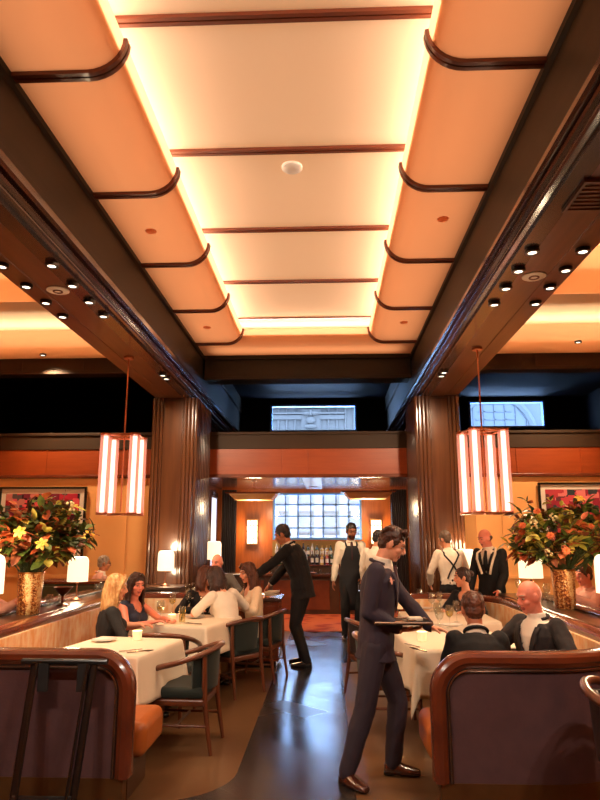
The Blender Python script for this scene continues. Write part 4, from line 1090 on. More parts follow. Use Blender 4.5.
# wood service cabinet behind the left booth
root = thing('service_cabinet', 'warm wood service cabinet at the aisle end of the left booth, dishes on top', 'cabinet', (-.98, 8.9, 0))
m = MB(); m.span((-1.24, 8.62, .08), (-.62, 9.25, .80)); m.build('cabinet_body', M['cabwood'] if 'cabwood' in M else 'mahogany', root, bevel=.006)
m = MB(); m.span((-1.22, 8.66, 0), (-.66, 9.2, .08)); m.build('plinth', 'black', root)
m = MB(); m.span((-1.26, 8.59, .80), (-.59, 9.28, .84)); m.build('cabinet_top', 'moulding', root, bevel=.008)
m = MB(); m.span((-1.2, 8.605, .14), (-.66, 8.62, .75)); d = m.build('door', 'mahogany', root, bevel=.006)
m = MB(); m.cyl((-.72, 8.59, .42), (-.72, 8.59, .52), .008, n=8); m.build('handle', 'brass', d)
for i, (x, y) in enumerate(((-1.1, 8.8), (-.95, 9.05), (-1.1, 9.1))): PL_.place((x, y, .842), 0, 'white plate on the wood service cabinet', 'plates on the service cabinet')
m = MB()
for k in range(5): m.box((random.uniform(-.05, .05), random.uniform(-.04, .04), .02 + .012 * k), (.16, .11, .014), Matrix.Rotation(random.uniform(-.5, .5), 3, 'Z') @ Matrix.Rotation(random.uniform(-.15, .15), 3, 'X'))
o = m.build('napkin', M['bluecloth'] if 'bluecloth' in M else 'cloth', bevel=.004, smooth=40); o.location = (-.72, 8.8, .845); tag(o, 'crumpled pale napkins on the service cabinet before the bending waiter', 'napkin')
# ------------------------------------------------------------------ people
for n, c, r in (('navy', (50, 38, 52), .75), ('navy2', (46, 36, 48), .75), ('blackwool', (17, 13, 14), .85), ('charcoal', (34, 26, 26), .85), ('whiteshirt', (236, 222, 202), .75), ('creamknit', (232, 206, 172), .85),
                ('blacktop', (22, 18, 20), .8), ('navytop', (34, 36, 58), .75), ('pinkshirt', (224, 160, 140), .75), ('tie', (70, 22, 30), .5), ('apron', (26, 24, 28), .8), ('scarf', (238, 222, 196), .7), ('grey', (84, 74, 66), .8), ('bluecloth', (176, 196, 222), .7)):
    M[n] = mat(n, srgb(*c), r, bump=.06, bscale=90)
M['polka'] = mat('polka_dot_black', srgb(24, 20, 22), .75, col2=srgb(226, 210, 190), scale=26, kind='voronoi', contrast=(.30, .32))
_r = [n for n in M['polka'].node_tree.nodes if n.type == 'VALTORGB'][0]; _r.color_ramp.elements[0].color = srgb(226, 210, 190); _r.color_ramp.elements[1].color = srgb(24, 20, 22); _r.color_ramp.elements[0].position = .16; _r.color_ramp.elements[1].position = .2
for n, c in (('skin_fair', (226, 160, 124)), ('skin_pink', (224, 138, 112)), ('skin_tan', (186, 118, 80)), ('skin_dark', (150, 94, 64)), ('skin_olive', (206, 144, 106))):
    M[n] = mat(n, srgb(*c), .48, col2=srgb(min(255, c[0] + 8), c[1] - 4, c[2] - 4), scale=14)
M['lips'] = mat('lips', srgb(176, 84, 74), .4); M['lips_dark'] = mat('lips_dark', srgb(120, 58, 50), .4)
M['eyewhite'] = mat('eye_white', srgb(176, 144, 124), .6); M['iris'] = mat('dark_iris', srgb(34, 22, 16), .4)
for n, c, c2 in (('hair_brown', (52, 26, 14), (84, 44, 24)), ('hair_black', (22, 16, 14), (40, 28, 22)), ('hair_blonde', (186, 128, 70), (226, 182, 120)), ('hair_darkbrown', (44, 24, 18), (70, 38, 26)), ('hair_grey', (128, 108, 92), (168, 148, 130)), ('hair_chestnut', (74, 38, 22), (104, 56, 32)), ('hair_greybrown', (78, 58, 46), (112, 88, 70))):
    M[n] = mat(n, srgb(*c), .42, col2=srgb(*c2), scale=40, stretch=(1, 1, .25), bump=.25, bscale=60)

def bake(ob):
    dg = bpy.context.evaluated_depsgraph_get(); dg.update()
    me = bpy.data.meshes.new_from_object(ob.evaluated_get(dg)); old = ob.data
    ob.modifiers.clear(); ob.data = me; me.name = ob.name
    bpy.data.meshes.remove(old)
    return me
def skinmesh(m, name, mats, parent, vox, smooth=3, wr=0.0, wf=16, dec=1.0, cut=None, solid=0, facemat=None):
    """closed overlapping volumes -> one continuous surface"""
    bm = m.bm; bmesh.ops.recalc_face_normals(bm, faces=bm.faces)
    me = bpy.data.meshes.new(name); bm.to_mesh(me); bm.free()
    ob = bpy.data.objects.new(name, me); COL.objects.link(ob)
    r = ob.modifiers.new('r', 'REMESH'); r.mode = 'VOXEL'; r.voxel_size = vox
    if smooth: q = ob.modifiers.new('s', 'SMOOTH'); q.iterations = smooth; q.factor = .5
    if dec < 1: d = ob.modifiers.new('d', 'DECIMATE'); d.ratio = dec
    me = bake(ob)
    for x in (mats if isinstance(mats, (list, tuple)) else [mats]): me.materials.append(M[x])
    if wr:
        nr = [v.normal.copy() for v in me.vertices]
        for v, nn in zip(me.vertices, nr):
            p = V((v.co.x, v.co.y, v.co.z * .7)); v.co += nn * (noise.noise(p * wf) * wr + noise.noise(p * wf * 2.3 + V((3, 1, 7))) * wr * .5)
    if cut:
        b = bmesh.new(); b.from_mesh(me)
        kill = [f for f in b.faces if cut(f.calc_center_median(), f.normal)]
        bmesh.ops.delete(b, geom=kill, context='FACES'); b.to_mesh(me); b.free()
    if facemat:
        for f in me.polygons: f.material_index = facemat(f.center)
    me.shade_smooth()
    if solid: sm = ob.modifiers.new('Solidify', 'SOLIDIFY'); sm.thickness = solid; sm.offset = -1
    ob.parent = parent; ORG[ob] = V((0, 0, 0))
    return ob
def ik(a, t, l1, l2, hint):
    d = t - a; L = d.length; mx = (l1 + l2) * .998
    if L > mx: t = a + d.normalized() * mx; d = t - a; L = mx
    u = d.normalized(); c = max(-1, min(1, (l1 * l1 + L * L - l2 * l2) / (2 * L * l1))); s = math.sqrt(1 - c * c)
    h = V(hint) - u * V(hint).dot(u)
    if h.length < 1e-4: h = u.orthogonal()
    return a + u * l1 * c + h.normalized() * l1 * s, t
RX_ = lambda a: Matrix.Rotation(a, 3, 'X'); RY_ = lambda a: Matrix.Rotation(a, 3, 'Y'); RZ_ = lambda a: Matrix.Rotation(a, 3, 'Z')
def capsule(m, pts, rad, n=12):
    for p, r in zip(pts, rad): m.ell(p, (r, r, r), n=n, m=8)
    for (a, ra), (b, rb) in zip(zip(pts, rad), zip(pts[1:], rad[1:])):
        if (b - a).length > 1e-4: m.cyl(a, b, ra, rb, n)

def person(label, loc, yaw, H=1.75, pz=None, lean=0, side=0, twist=0, head=(0, 0, 0), RH=None, LH=None, RL=None, LL=None, female=False, skin='skin_fair',
           hair=('short', 'hair_brown'), top='shirt', topm='whiteshirt', sleeve='long', under='whiteshirt', tie=None, legm='blackwool', shoem='blackshoe', extra=(), build=1.0, vox=.0068, seated=False, group=None, wide=1.0):
    s = H / 1.75; f = 1 if not female else 0
    root = bpy.data.objects.new('person', None); COL.objects.link(root); root.empty_display_size = .1
    tag(root, label, 'person', group); ORG[root] = V((0, 0, 0))
    root.location = loc; root.rotation_euler = (0, 0, R(yaw))
    Wi = (Matrix.Translation(loc) @ Matrix.Rotation(R(yaw), 4, 'Z')).inverted()
    if pz is None: pz = .50 if seated else .945 * s
    fl, sd, tw = R(lean), R(side), R(twist)
    Rp = RX_(-fl * .35) @ RY_(sd * .2); Rw = RX_(-fl * .75) @ RY_(sd * .6) @ RZ_(tw * .4); Rc = RX_(-fl) @ RY_(sd) @ RZ_(tw)
    P = V((0, 0, pz)); Wst = P + Rp @ V((0, 0, .12 * s)); Ch = Wst + Rw @ V((0, 0, .20 * s)); Nb = Ch + Rc @ V((0, -.01 * s, .20 * s))
    sw = (.172 if f else .148) * s * build * wide
    Sh = {k: Nb + Rc @ V((q * sw, -.008 * s, -.058 * s)) for k, q in (('R', 1), ('L', -1))}
    Rh = RZ_(R(head[0])) @ RX_(-R(head[1])) @ RY_(R(head[2]))
    Nk = Nb + Rc @ V((0, .008 * s, .05 * s)); Hc = Nk + Rh @ V((0, .022 * s, .115 * s))
    # torso stations: centre, half width, half depth, rotation
    if f:
        dims = [(P, -.10, .128, .098, Rp), (P, -.03, .166, .116, Rp), (P, .06, .158, .108, Rp), (Wst, 0, .148, .104, Rw), (Wst, .10, .160, .112, Rw), (Ch, 0, .176, .122, Rc), (Ch, .09, .184, .116, Rc), (Ch, .15, .150, .092, Rc), (Ch, .195, .072, .068, Rc)]
    else:
        dims = [(P, -.10, .13, .10, Rp), (P, -.03, .170, .118, Rp), (P, .06, .155, .105, Rp), (Wst, 0, .126, .094, Rw), (Wst, .10, .134, .098, Rw), (Ch, 0, .150, .108, Rc), (Ch, .09, .152, .100, Rc), (Ch, .15, .128, .080, Rc), (Ch, .195, .058, .056, Rc)]
    ST = [(c + rot @ V((0, 0, z * s)), w * s * build, d * s * build, rot) for c, z, w, d, rot in dims]
    def station(k):
        i = max(0, min(len(ST) - 2, int(k))); t = k - i; a, b = ST[i], ST[i + 1]
        return a[0].lerp(b[0], t), a[1] + (b[1] - a[1]) * t, a[2] + (b[2] - a[2]) * t, (a[3] if t < .5 else b[3])
    def surf(k, deg, o=0.0):
        c, w, d, rot = station(k); a = R(deg)
        return c + rot @ V(((w + o) * math.cos(a), (d + o) * math.sin(a), 0))
    def ring(k, o=0.0, n=20): return [surf(k, 360 * i / n, o) for i in range(n)]
    # limbs
    uA, fA = .285 * s, .255 * s; uL, lL = .435 * s, .415 * s
    arms, legs = {}, {}
    for k, q, spec in (('R', 1, RH), ('L', -1, LH)):
        spec = dict(spec or {})
        t = Wi @ V(spec['w']) if 'w' in spec else V(spec.get('t', (q * (.25 * s), .06, pz - .06)))
        e, wr_ = ik(Sh[k], t, uA, fA, V(spec.get('hint', (q * .6, -1, -.3))))
        fd = (wr_ - e).normalized(); d = V(spec['d']).normalized() if 'd' in spec else fd
        nn = V(spec.get('n', (-q, 0, 0))); nn = (nn - d * nn.dot(d)).normalized()
        arms[k] = (Sh[k], e, wr_, d, nn, spec.get('curl', .5))
    for k, q, spec in (('R', 1, RL), ('L', -1, LL)):
        spec = dict(spec or {})
        hip = P + Rp @ V((q * .088 * s, 0, -.045 * s))
        df = (q * .11, .40 * s, .085) if seated else (q * .10 * s, 0, .085)
        t = Wi @ V(spec['w']) if 'w' in spec else V(spec.get('t', df))
        kn, an = ik(hip, t, uL, lL, V(spec.get('hint', (q * .1, 1, .9 if seated else 0))))
        legs[k] = (hip, kn, an, R(spec.get('toe', -q * 8)), R(spec.get('pitch', 0)))
    af = (1.0 if f else .84) * s * build
    def arm_pts(k, frac):
        S_, e, w, d, nn, cu = arms[k]
        pts = [S_, S_.lerp(e, .5), e, e.lerp(w, .3), e.lerp(w, .75), w]; rad = [.056 * af, .047 * af, .040 * af, .043 * af, .034 * af, .027 * af]
        if frac >= 2: return pts, rad
        out, ro = [], []
        L_ = [0, .5, 1, 1.3, 1.75, 2]
        for i, q in enumerate(L_):
            if q <= frac: out.append(pts[i]); ro.append(rad[i])
            else:
                t = (frac - L_[i - 1]) / (q - L_[i - 1]); out.append(pts[i - 1].lerp(pts[i], t)); ro.append(rad[i - 1] + (rad[i] - rad[i - 1]) * t); break
        return out, ro
    def leg_pts(k):
        h, kn, an, ty, tp = legs[k]
        return [h, h.lerp(kn, .5), kn, kn.lerp(an, .3), kn.lerp(an, .7), an], [x * s * (1 if f else .96) for x in (.088, .076, .056, .057, .042, .036)]
    def foot(m, k, o):
        h, kn, an, ty, tp = legs[k]; Rf = RZ_(ty) @ RX_(-tp)
        g = lambda y, z: an + Rf @ V((0, y * s, z * s))
        rings = []
        for y, z, w, hh in ((-.062, -.045, .018, .022), (-.055, -.045, .030, .034), (-.02, -.035, .035, .046), (.03, -.040, .038, .042), (.08, -.052, .043, .030), (.125, -.058, .044, .024), (.165, -.062, .036, .019), (.195, -.065, .020, .013)):
            c = g(y, z); w = w * s + o; hh = hh * s + o
            rings.append([c + Rf @ V((w * math.cos(2 * PI * i / 12), 0, max(-hh, -(.083 + z) * s + 0) if False else hh * math.sin(2 * PI * i / 12))) for i in range(12)])
        m.loft(rings)
    # ---- body
    m = MB()
    m.loft([ring(k) for k in range(9)])
    if not f:
        for q in (-1, 1): m.ell(Ch + Rc @ V((q * .068 * s, .085 * s, .015 * s)), (.062 * s,) * 3)
    m.tube([Nb - Rc @ V((0, 0, .04 * s)), Nk, Hc + Rh @ V((0, -.02 * s, -.05 * s))], [.062 * s, (.056 if f else .047) * s, (.056 if f else .048) * s], 14)
    for k in 'RL':
        p, r = arm_pts(k, 2); capsule(m, p, r)
        p, r = leg_pts(k); capsule(m, p, r); foot(m, k, 0)
        S_, e, w, d, nn, cu = arms[k]
        q = 1 if k == 'R' else -1
        t = d.cross(nn) * q; hs = s * (1.0 if f else .88)
        rg = []
        for y, hw, ht in ((-.01, .027, .021), (.03, .036, .018), (.07, .042, .0155), (.092, .040, .013)):
            c = w + d * y * hs; rg.append([c + t * (hw * hs * math.cos(2 * PI * i / 12)) + nn * (ht * hs * math.sin(2 * PI * i / 12)) for i in range(12)])
        m.loft(rg)
        for j, (off, L_) in enumerate(((.031, .072), (.0105, .080), (-.0105, .074), (-.0305, .058))):
            b = w + d * .084 * hs + t * off * hs; ang = 0; pts = [b - d * .012 * hs, b]
            sp = (d + t * off * 2.2).normalized()
            for fr, ca in ((.45, .45), (.32, .75), (.23, .6)):
                ang += cu * ca; pts.append(pts[-1] + (sp * math.cos(ang) + nn * math.sin(ang)) * L_ * fr * hs)
            capsule(m, pts, [.0095 * hs, .0098 * hs, .0092 * hs, .0085 * hs, .0072 * hs], 8)
        b = w + d * .022 * hs + t * .026 * hs; p1 = b + (d * .62 + t * .72 + nn * .3).normalized() * .042 * hs; p2 = p1 + (d * .85 + t * .25 + nn * (.2 + .5 * cu)).normalized() * .034 * hs
        capsule(m, [b, p1, p2], [.0135 * hs, .0115 * hs, .009 * hs], 8)
    # head
    hp = lambda x, y, z: Hc + Rh @ (V((x, y, z)) * s)
    hr = lambda *a: tuple(v * s for v in a)
    fw = 1.0 if f else .94
    m.ell(hp(0, -.008, .022), hr(.076 * fw, .096, .100), Rh, 18, 12)
    m.ell(hp(0, .018, -.036), hr(.060 * fw, .072, .076), Rh, 16, 10)
    m.ell(hp(0, .060, -.094), hr(.026 * fw, .024, .020), Rh)
    m.tube([hp(0, .082, .020), hp(0, .098, -.006), hp(0, .110, -.028)], hr(.009, .011, .014), 8)
    m.ell(hp(0, .098, -.034), hr(.018, .012, .009), Rh)
    m.tube([hp(-.050, .066, .030), hp(-.022, .084, .031), hp(.022, .084, .031), hp(.050, .066, .030)], hr(.009, .011, .011, .009), 8)
    for q in (-1, 1):
        m.ell(hp(q * .038, .058, -.026), hr(.026, .026, .022), Rh)
        m.ell(hp(q * .078 * fw, -.006, -.004), hr(.010, .021, .033), Rh @ RZ_(q * .35))
    m.ell(hp(0, .083, -.060), hr(.022, .011, .0065), Rh); m.ell(hp(0, .081, -.071), hr(.019, .011, .007), Rh)
    Hi = Rh.transposed()
    def fm(c):
        p = Hi @ (c - Hc) / s
        return 1 if abs(p.x) < .025 and -.079 < p.z < -.054 and p.y > .076 else 0
    skinmesh(m, 'body', [skin, 'lips_dark' if skin == 'skin_dark' else 'lips'], root, vox, 2, facemat=fm, dec=.6)
    for q in (-1, 1):
        e = MB(); e.ell(hp(q * .031, .0765, .006), hr(.0128, .0112, .0082), Rh, 12, 8)
        o = e.build('eye', ['eyewhite', 'iris'], root, smooth=180)
        for fc in o.data.polygons:
            p = Hi @ (fc.center - Hc) / s
            if math.hypot(p.x - q * .031, p.z - .006) < .0062 and p.y > .0765: fc.material_index = 1
        e = MB(); e.tube([hp(q * .013, .095, .029), hp(q * .032, .088, .036), hp(q * .052, .070, .031)], hr(.003, .0046, .0026), 6)
        e.build('eyebrow', hair[1], root, smooth=60)
    # ---- hair
    hm = MB(); st, hc = hair[0], hair[1]; rnd = random.Random(hash(label) % 1000 if False else len(label))
    wr_h = .006
    if st in ('short', 'quiff'):
        hm.ell(hp(0, -.018, .045), hr(.0835 * fw, .098, .092), Rh, 20, 14); hm.ell(hp(0, -.050, -.010), hr(.070, .060, .068), Rh)
        for q in (-1, 1): hm.ell(hp(q * .074 * fw, .012, .020), hr(.008, .020, .042), Rh)
        if st == 'quiff':
            for k in range(16):
                a = rnd.uniform(-1, 1); hm.tube([hp(a * .05, .02, .11), hp(a * .052, .055, .120 + rnd.uniform(0, .008)), hp(a * .047 + .006, .078, .098 + rnd.uniform(-.006, .006))], hr(.022, .019, .012), 7)
            for k in range(18):
                a = rnd.uniform(-1.2, 1.2); hm.tube([hp(.06 * math.sin(a), -.03, .105), hp(.075 * math.sin(a), -.085, .09), hp(.07 * math.sin(a), -.108, .04 + rnd.uniform(-.02, .02))], hr(.018, .015, .006), 7)
    elif st == 'bun':
        hm.ell(hp(0, -.016, .034), hr(.081, .099, .096), Rh, 20, 14); hm.ell(hp(0, -.045, -.015), hr(.068, .058, .062), Rh); hm.ell(hp(0, -.115, .035), hr(.042, .038, .040), Rh)
    elif st == 'fringe':
        hm.ell(hp(0, -.030, -.006), hr(.0815, .083, .048), Rh, 20, 12)
    elif st in ('long', 'bob'):
        L_ = hair[2] if len(hair) > 2 else (.24 if st == 'long' else .12)
        hm.ell(hp(0, -.016, .036), hr(.086, .100, .100), Rh, 20, 14)
        for q in (-1, 1): hm.tube([hp(q * .012, .062, .125), hp(q * .052, .068, .085), hp(q * .080, .042, .02), hp(q * .086, .030, -.06), hp(q * .080, .035, -.06 - L_ * .55)], hr(.014, .018, .018, .017, .007), 8)
        n_ = 30
        for k in range(n_):
            a = R(-118 + 236 * k / (n_ - 1)); x, y = math.sin(a) * .080, -.016 - math.cos(a) * .086
            l = L_ * (1 - .15 * abs(math.sin(a)) + rnd.uniform(-.08, .08))
            base = hp(x, y, .02); mid = hp(x * 1.06, y * 1.04 - .004, -.06); down = V((0, 0, -1)) * l * s
            c0 = Hc - Hc + mid
            hm.tube([hp(x * .9, y * .9, .06), base, mid, mid + down * .55 + Rh @ V((x * .15, -.008, 0)) * s, mid + down + Rh @ V((x * rnd.uniform(-.1, .15), rnd.uniform(-.015, .015), 0)) * s], hr(.018, .018, .017, .014, .005), 7)
    if st != 'bald': skinmesh(hm, 'hair', hc, root, .006 * s, 1, wr=wr_h, wf=70, dec=.8)
    else: hm.bm.free()
    if 'beard' in extra:
        hm = MB(); hm.ell(hp(0, .026, -.070), hr(.061, .064, .050), Rh, 16, 10); b = hm
        skinmesh(b, 'beard', hc, root, .006, 1, wr=.003, wf=80, cut=lambda c, n: (lambda p: (p.y > .05 and p.z > -.083 and abs(p.x) < .03) or p.z > -.045 + .03 * abs(p.x) / .06)(Hi @ (c - Hc) / s))
    if 'glasses' in extra:
        gm = MB()
        for q in (-1, 1):
            gm.tube([hp(q * .032 + .021 * math.cos(a), .097, .006 + .016 * math.sin(a)) for a in [2 * PI * i / 14 for i in range(14)]], hr(*([.002] * 14)), 5, loop=True); gm.tube([hp(q * .053, .095, .01), hp(q * .08, .0, .012)], .002 * s, 5)
        gm.tube([hp(-.011, .1, .008), hp(.011, .1, .008)], .002 * s, 5); gm.build('eyeglasses', 'black', root)
    # ---- clothes
    lf_ = lambda p, r, o: (p, [x + o for x in r])
    if legm:
        m = MB(); m.loft([ring(k, .012) for k in (0, .5, 1, 2, 2.6)])
        for k in 'RL':
            p, r = leg_pts(k); p = list(p); r = [x + o for x, o in zip(r, (.012, .013, .018, .016, .022, .022))]
            capsule(m, p, r)
        skinmesh(m, 'trousers' if legm != 'skirt' else 'skirt', legm, root, .010, 3, wr=.006, wf=14, dec=.6)
    if shoem:
        for k in 'RL':
            m = MB(); foot(m, k, .007); h, kn, an, ty, tp = legs[k]; Rf = RZ_(ty) @ RX_(-tp)
            m.ell(an + V((0, -.005, .0)), (.040 * s, .044 * s, .03 * s), n=12, m=6)
            sh = skinmesh(m, 'shoe', shoem, root, .0055, 2)
            m = MB(); m.box(an + Rf @ V((0, -.035 * s, -.074 * s)), (.062 * s, .06 * s, .022 * s), Rf); m.build('heel', 'blackshoe', sh, bevel=.004)
    SL = {'long': 1.97, 'short': .55, 'elbow': .9, 'none': .0, 'three': 1.5}[sleeve]
    def torso(o, k0, k1, bust=True):
        m = MB(); ks = [k0] + [k for k in range(9) if k0 < k < k1] + [k1]
        m.loft([ring(k, o) for k in ks])
        if not f and bust:
            for q in (-1, 1): m.ell(Ch + Rc @ V((q * .068 * s, .085 * s, .015 * s)), (.062 * s + o,) * 3)
        return m
    def arms_in(m, fr, o, cuff=0):
        for k in 'RL':
            if fr > 0:
                p, r = arm_pts(k, fr); capsule(m, p, [x + o for x in r])
            else: m.ell(Sh[k] + Rc @ V(((-.02 if k == 'R' else .02), 0, .004)), (.062 * s,) * 3)
    Ci = Rc.transposed()
    seat_hem = .6 if seated else 0
    if top == 'jacket':
        m = torso(.009, 1.2, 8); m.lathe
        p_ = Nb + Rc @ V((0, .004, .012 * s)); m.tube([Nb - Rc @ V((0, 0, .03 * s)), p_ + Rc @ V((0, .002, .036 * s))], [.078 * s, .065 * s], 16)
        arms_in(m, 1.99, .009); skinmesh(m, 'shirt', under, root, .009, 2)
        m = torso(.026, 1.0 if not seated else 1.2, 7.6)
        if not seated: m.loft([ring(1, .026), ring(.4, .034), [x - V((0, 0, .06 * s)) for x in ring(0.1, .062)]])
        arms_in(m, 1.90, .018)
        for k in 'RL': m.ell(Sh[k] + Rc @ V(((.004 if k == 'R' else -.004), 0, .006)), (.072 * s * build,) * 3)
        def cut(c, n):
            q = Ci @ (c - Ch) / s
            if q.y < .02: return False
            z0, z1 = -.13, .16
            if q.z > z1 - .01: return abs(q.x) < .085
            return z0 < q.z and abs(q.x) < .078 * (q.z - z0) / (z1 - z0)
        j = skinmesh(m, 'jacket', topm, root, .0085, 3, wr=.006, wf=13, dec=.7, cut=cut, solid=.007)
        # lapels and collar
        for q in (-1, 1):
            lm = MB(); a, b = [], []
            for t in (0, .25, .5, .7, .72, .85, 1):
                z = -.13 + .29 * t; x = .078 * t; w = (.004 + .052 * min(1, t * 1.25)) if t <= .7 else .042 - .02 * (t - .7)
                kk = 5 + (z / .09) if z >= 0 else 5 + z / .20 * 1.4
                if z > .09: kk = 6 + (z - .09) / .06
                c, W_, D_, rot = station(max(3.5, min(7.3, kk)))
                def sp(xx, o):
                    dd = (D_ + o) * math.sqrt(max(.05, 1 - (xx * s / (W_ + o)) ** 2)); return Ch + Rc @ V((q * xx * s, 0, z * s)) + Rc @ V((0, dd + (Ci @ (c - Ch)).y, 0))
                a.append(sp(x, .036)); b.append(sp(min(x + w, .15), .036))
            lm.sheet([a, b]); lo = lm.build('lapel', topm, j, smooth=60); z_ = lo.modifiers.new('Solidify', 'SOLIDIFY'); z_.thickness = .006
        cm = MB(); cm.tube([Nb + Rc @ (V((.082 * math.cos(R(a)), .078 * math.sin(R(a)) - .006, -.004 + .022 * (1 - math.sin(R(a))) * .5)) * s) for a in range(150, 391, 20)], [.012 * s] * 13, 8); cm.build('collar', topm, j, smooth=60)
    elif top == 'shirt':
        m = torso(.014, 1.6 if not seated else 1.3, 7.9); arms_in(m, SL, .013 if sleeve == 'long' else .018)
        for k in 'RL': m.ell(Sh[k], (.062 * s * build * (1 if f else .9),) * 3)
        if f: m.tube([Nb - Rc @ V((0, 0, .03 * s)), Nb + Rc @ V((0, .004, .028 * s))], [.082 * s, .066 * s], 16)
        skinmesh(m, 'shirt' if f else 'blouse', topm, root, .0085, 3, wr=.007, wf=15, dec=.7, cut=(None if f else (lambda c, n: (lambda q: q.z > .12 and (math.hypot(q.x, q.y + .01) < .078 or (q.y > 0 and abs(q.x) < .07)))(Ci @ (c - Ch) / s))), solid=0)
    else:
        m = torso(.012, 1.3, 7.6); arms_in(m, SL, .014)
        skinmesh(m, top, topm, root, .0085, 3, wr=.006, wf=15, dec=.7, cut=lambda c, n: (lambda q: (q.z > .12 and math.hypot(q.x, q.y + .01) < .084) or (q.y > 0 and q.x ** 2 + (q.z - .165) ** 2 < .078 ** 2))(Ci @ (c - Ch) / s), solid=.005)
    if tie:
        m = MB(); rows = []
        for t, w in ((8.0, .018), (7.6, .020), (7.0, .022), (6.2, .028), (5.2, .034), (4.3, .036)):
            c = surf(t, 90, .024 if t < 7.5 else .03); x = (station(t)[3]) @ V((1, 0, 0)); rows.append([c - x * w * s, c + station(t)[3] @ V((0, .007, 0)), c + x * w * s])
        m.sheet(rows); m.ell(surf(7.75, 90, .028), (.02 * s, .016 * s, .022 * s)); o = m.build('tie', tie, root, smooth=60)
        z_ = o.modifiers.new('Solidify', 'SOLIDIFY'); z_.thickness = .006
    if 'suspenders' in extra:
        for q in (-1, 1):
            m = MB(); pts = [surf(2.6, 90 - q * 42, .022), surf(4, 90 - q * 40, .022), surf(5.2, 90 - q * 38, .022), surf(6.3, 90 - q * 40, .024), surf(7.1, 90 - q * 40, .024), Nb + Rc @ V((q * .095 * s, 0, .0)) + Rc @ V((0, 0, -.018 * s)),
                           surf(7.1, -90 + q * 40, .024), surf(6.3, -90 + q * 34, .024), surf(5.2, -90 + q * 14, .022), surf(4.4, -90 - q * 4, .022), surf(3.4, -90 - q * 24, .022), surf(2.6, -90 - q * 34, .022)]
            m.tube(pts, .013 * s, 8, flat=1.0); m.build('suspender', 'apron', root, smooth=60)
    if 'apron' in extra:
        m = MB(); rows = []
        for k, h in ((6.9, 26), (6.2, 30), (5.2, 38), (4.2, 58), (3.2, 72), (2.4, 78), (1.4, 78), (.7, 76)): rows.append([surf(k, 90 - h + 2 * h * i / 12, .03) for i in range(13)])
        last = rows[-1]
        for dz in (.15, .3, .45): rows.append([p + V((0, .01, -dz * s)) for p in last])
        m.sheet(rows); o = m.build('apron', 'apron', root, smooth=180); z_ = o.modifiers.new('Solidify', 'SOLIDIFY'); z_.thickness = .008
        for q in (-1, 1):
            m = MB(); m.tube([surf(6.8, 90 - q * 26, .03), surf(7.3, 90 - q * 34, .03), Nb + Rc @ V((q * .085 * s, 0, -.008 * s)), surf(7.1, -90 + q * 34, .026), surf(6, -90 + q * 30, .026), surf(4, -90 + q * 40, .024)], .014 * s, 8); m.build('apron_strap', 'apron', root, smooth=60)
    if 'scarf' in extra:
        m = MB(); 
        for q in (-1, 1): m.tube([Nb + Rc @ V((q * .02, -.085, .012)) * 1, Nb + Rc @ V((q * .085, -.02, .012)), surf(7.2, 90 - q * 46, .045), surf(6, 90 - q * 30, .05), surf(4.9, 90 - q * 22, .05), surf(3.9, 90 - q * 16, .05)], .017 * s, 8)
        m.build('scarf', 'scarf', root, smooth=60)
    if 'watch' in extra:
        S_, e, w, d, nn, cu = arms['L']; m = MB(); m.tube([w - d * .012, w + d * .012], [.034 * s, .034 * s], 16); m.ell(w - nn * .034 * s, (.018, .018, .018), n=12); m.build('wristwatch', 'black', root, smooth=50)
    if 'flower' in extra:
        c = surf(6.2, 38, .052); m = MB(); flower(m, c, V((.3, 1, .2)), .03, 7, rnd); m.build('pocket_square', 'pinkshirt', root)
    return root, arms, Wi.inverted()
# 1 the waiter in front
WY = -98
person('waiter in a navy suit walking beside the right white table, carrying a flat tray', (.34, 4.86, 0), WY, H=1.69, pz=.925, lean=9, head=(2, 26, 0), twist=-4, build=.93,
       RH=dict(t=(.10, .17, .99), hint=(.35, -1, -.2), d=(-.25, 1, 0), n=(0, 0, 1), curl=.25), LH=dict(t=(-.17, .40, .95), hint=(-.8, -.6, -.5), d=(.1, 1, -.15), n=(.2, 0, -1), curl=.5),
       RL=dict(t=(.15, -.20, .088), toe=-42, pitch=0), LL=dict(t=(-.11, .09, .088), toe=0), skin='skin_fair', hair=('quiff', 'hair_brown'), top='jacket', topm='navy', under='whiteshirt', tie='tie', legm='navy2', shoem='shoe', extra=('watch', 'flower'), vox=.0055)
root = thing('serving_tray', 'flat dark serving tray with cutlery held by the waiter in navy', 'tray', (.51, 4.76, 1.03))
m = MB(); m.box((.51, 4.76, 1.035), (.38, .27, .012)); m.build('tray_plate', 'black', root, bevel=.005)
m = MB()
for a, b in (((.32, 4.625), (.70, 4.625)), ((.70, 4.625), (.70, 4.895)), ((.70, 4.895), (.32, 4.895)), ((.32, 4.895), (.32, 4.625))): m.tube([(a[0], a[1], 1.045), (b[0], b[1], 1.045)], .008, 6)
m.build('rim', 'steel', root, smooth=50)
for i, (x, y) in enumerate(((.42, 4.72), (.48, 4.74), (.54, 4.71))): (FK if i % 2 else KN).place((x, y, 1.042), R(-80 + 10 * i), 'steel %s lying on the carried tray, %s from the waiter' % (('knife', 'fork', 'knife')[i], ('first', 'second', 'third')[i]))
m = MB(); m.box((0, 0, .012), (.10, .10, .022)); o = m.build('napkin', 'cloth', bevel=.006); o.location = (.61, 4.80, 1.042); tag(o, 'folded white napkin on the carried tray', 'napkin')
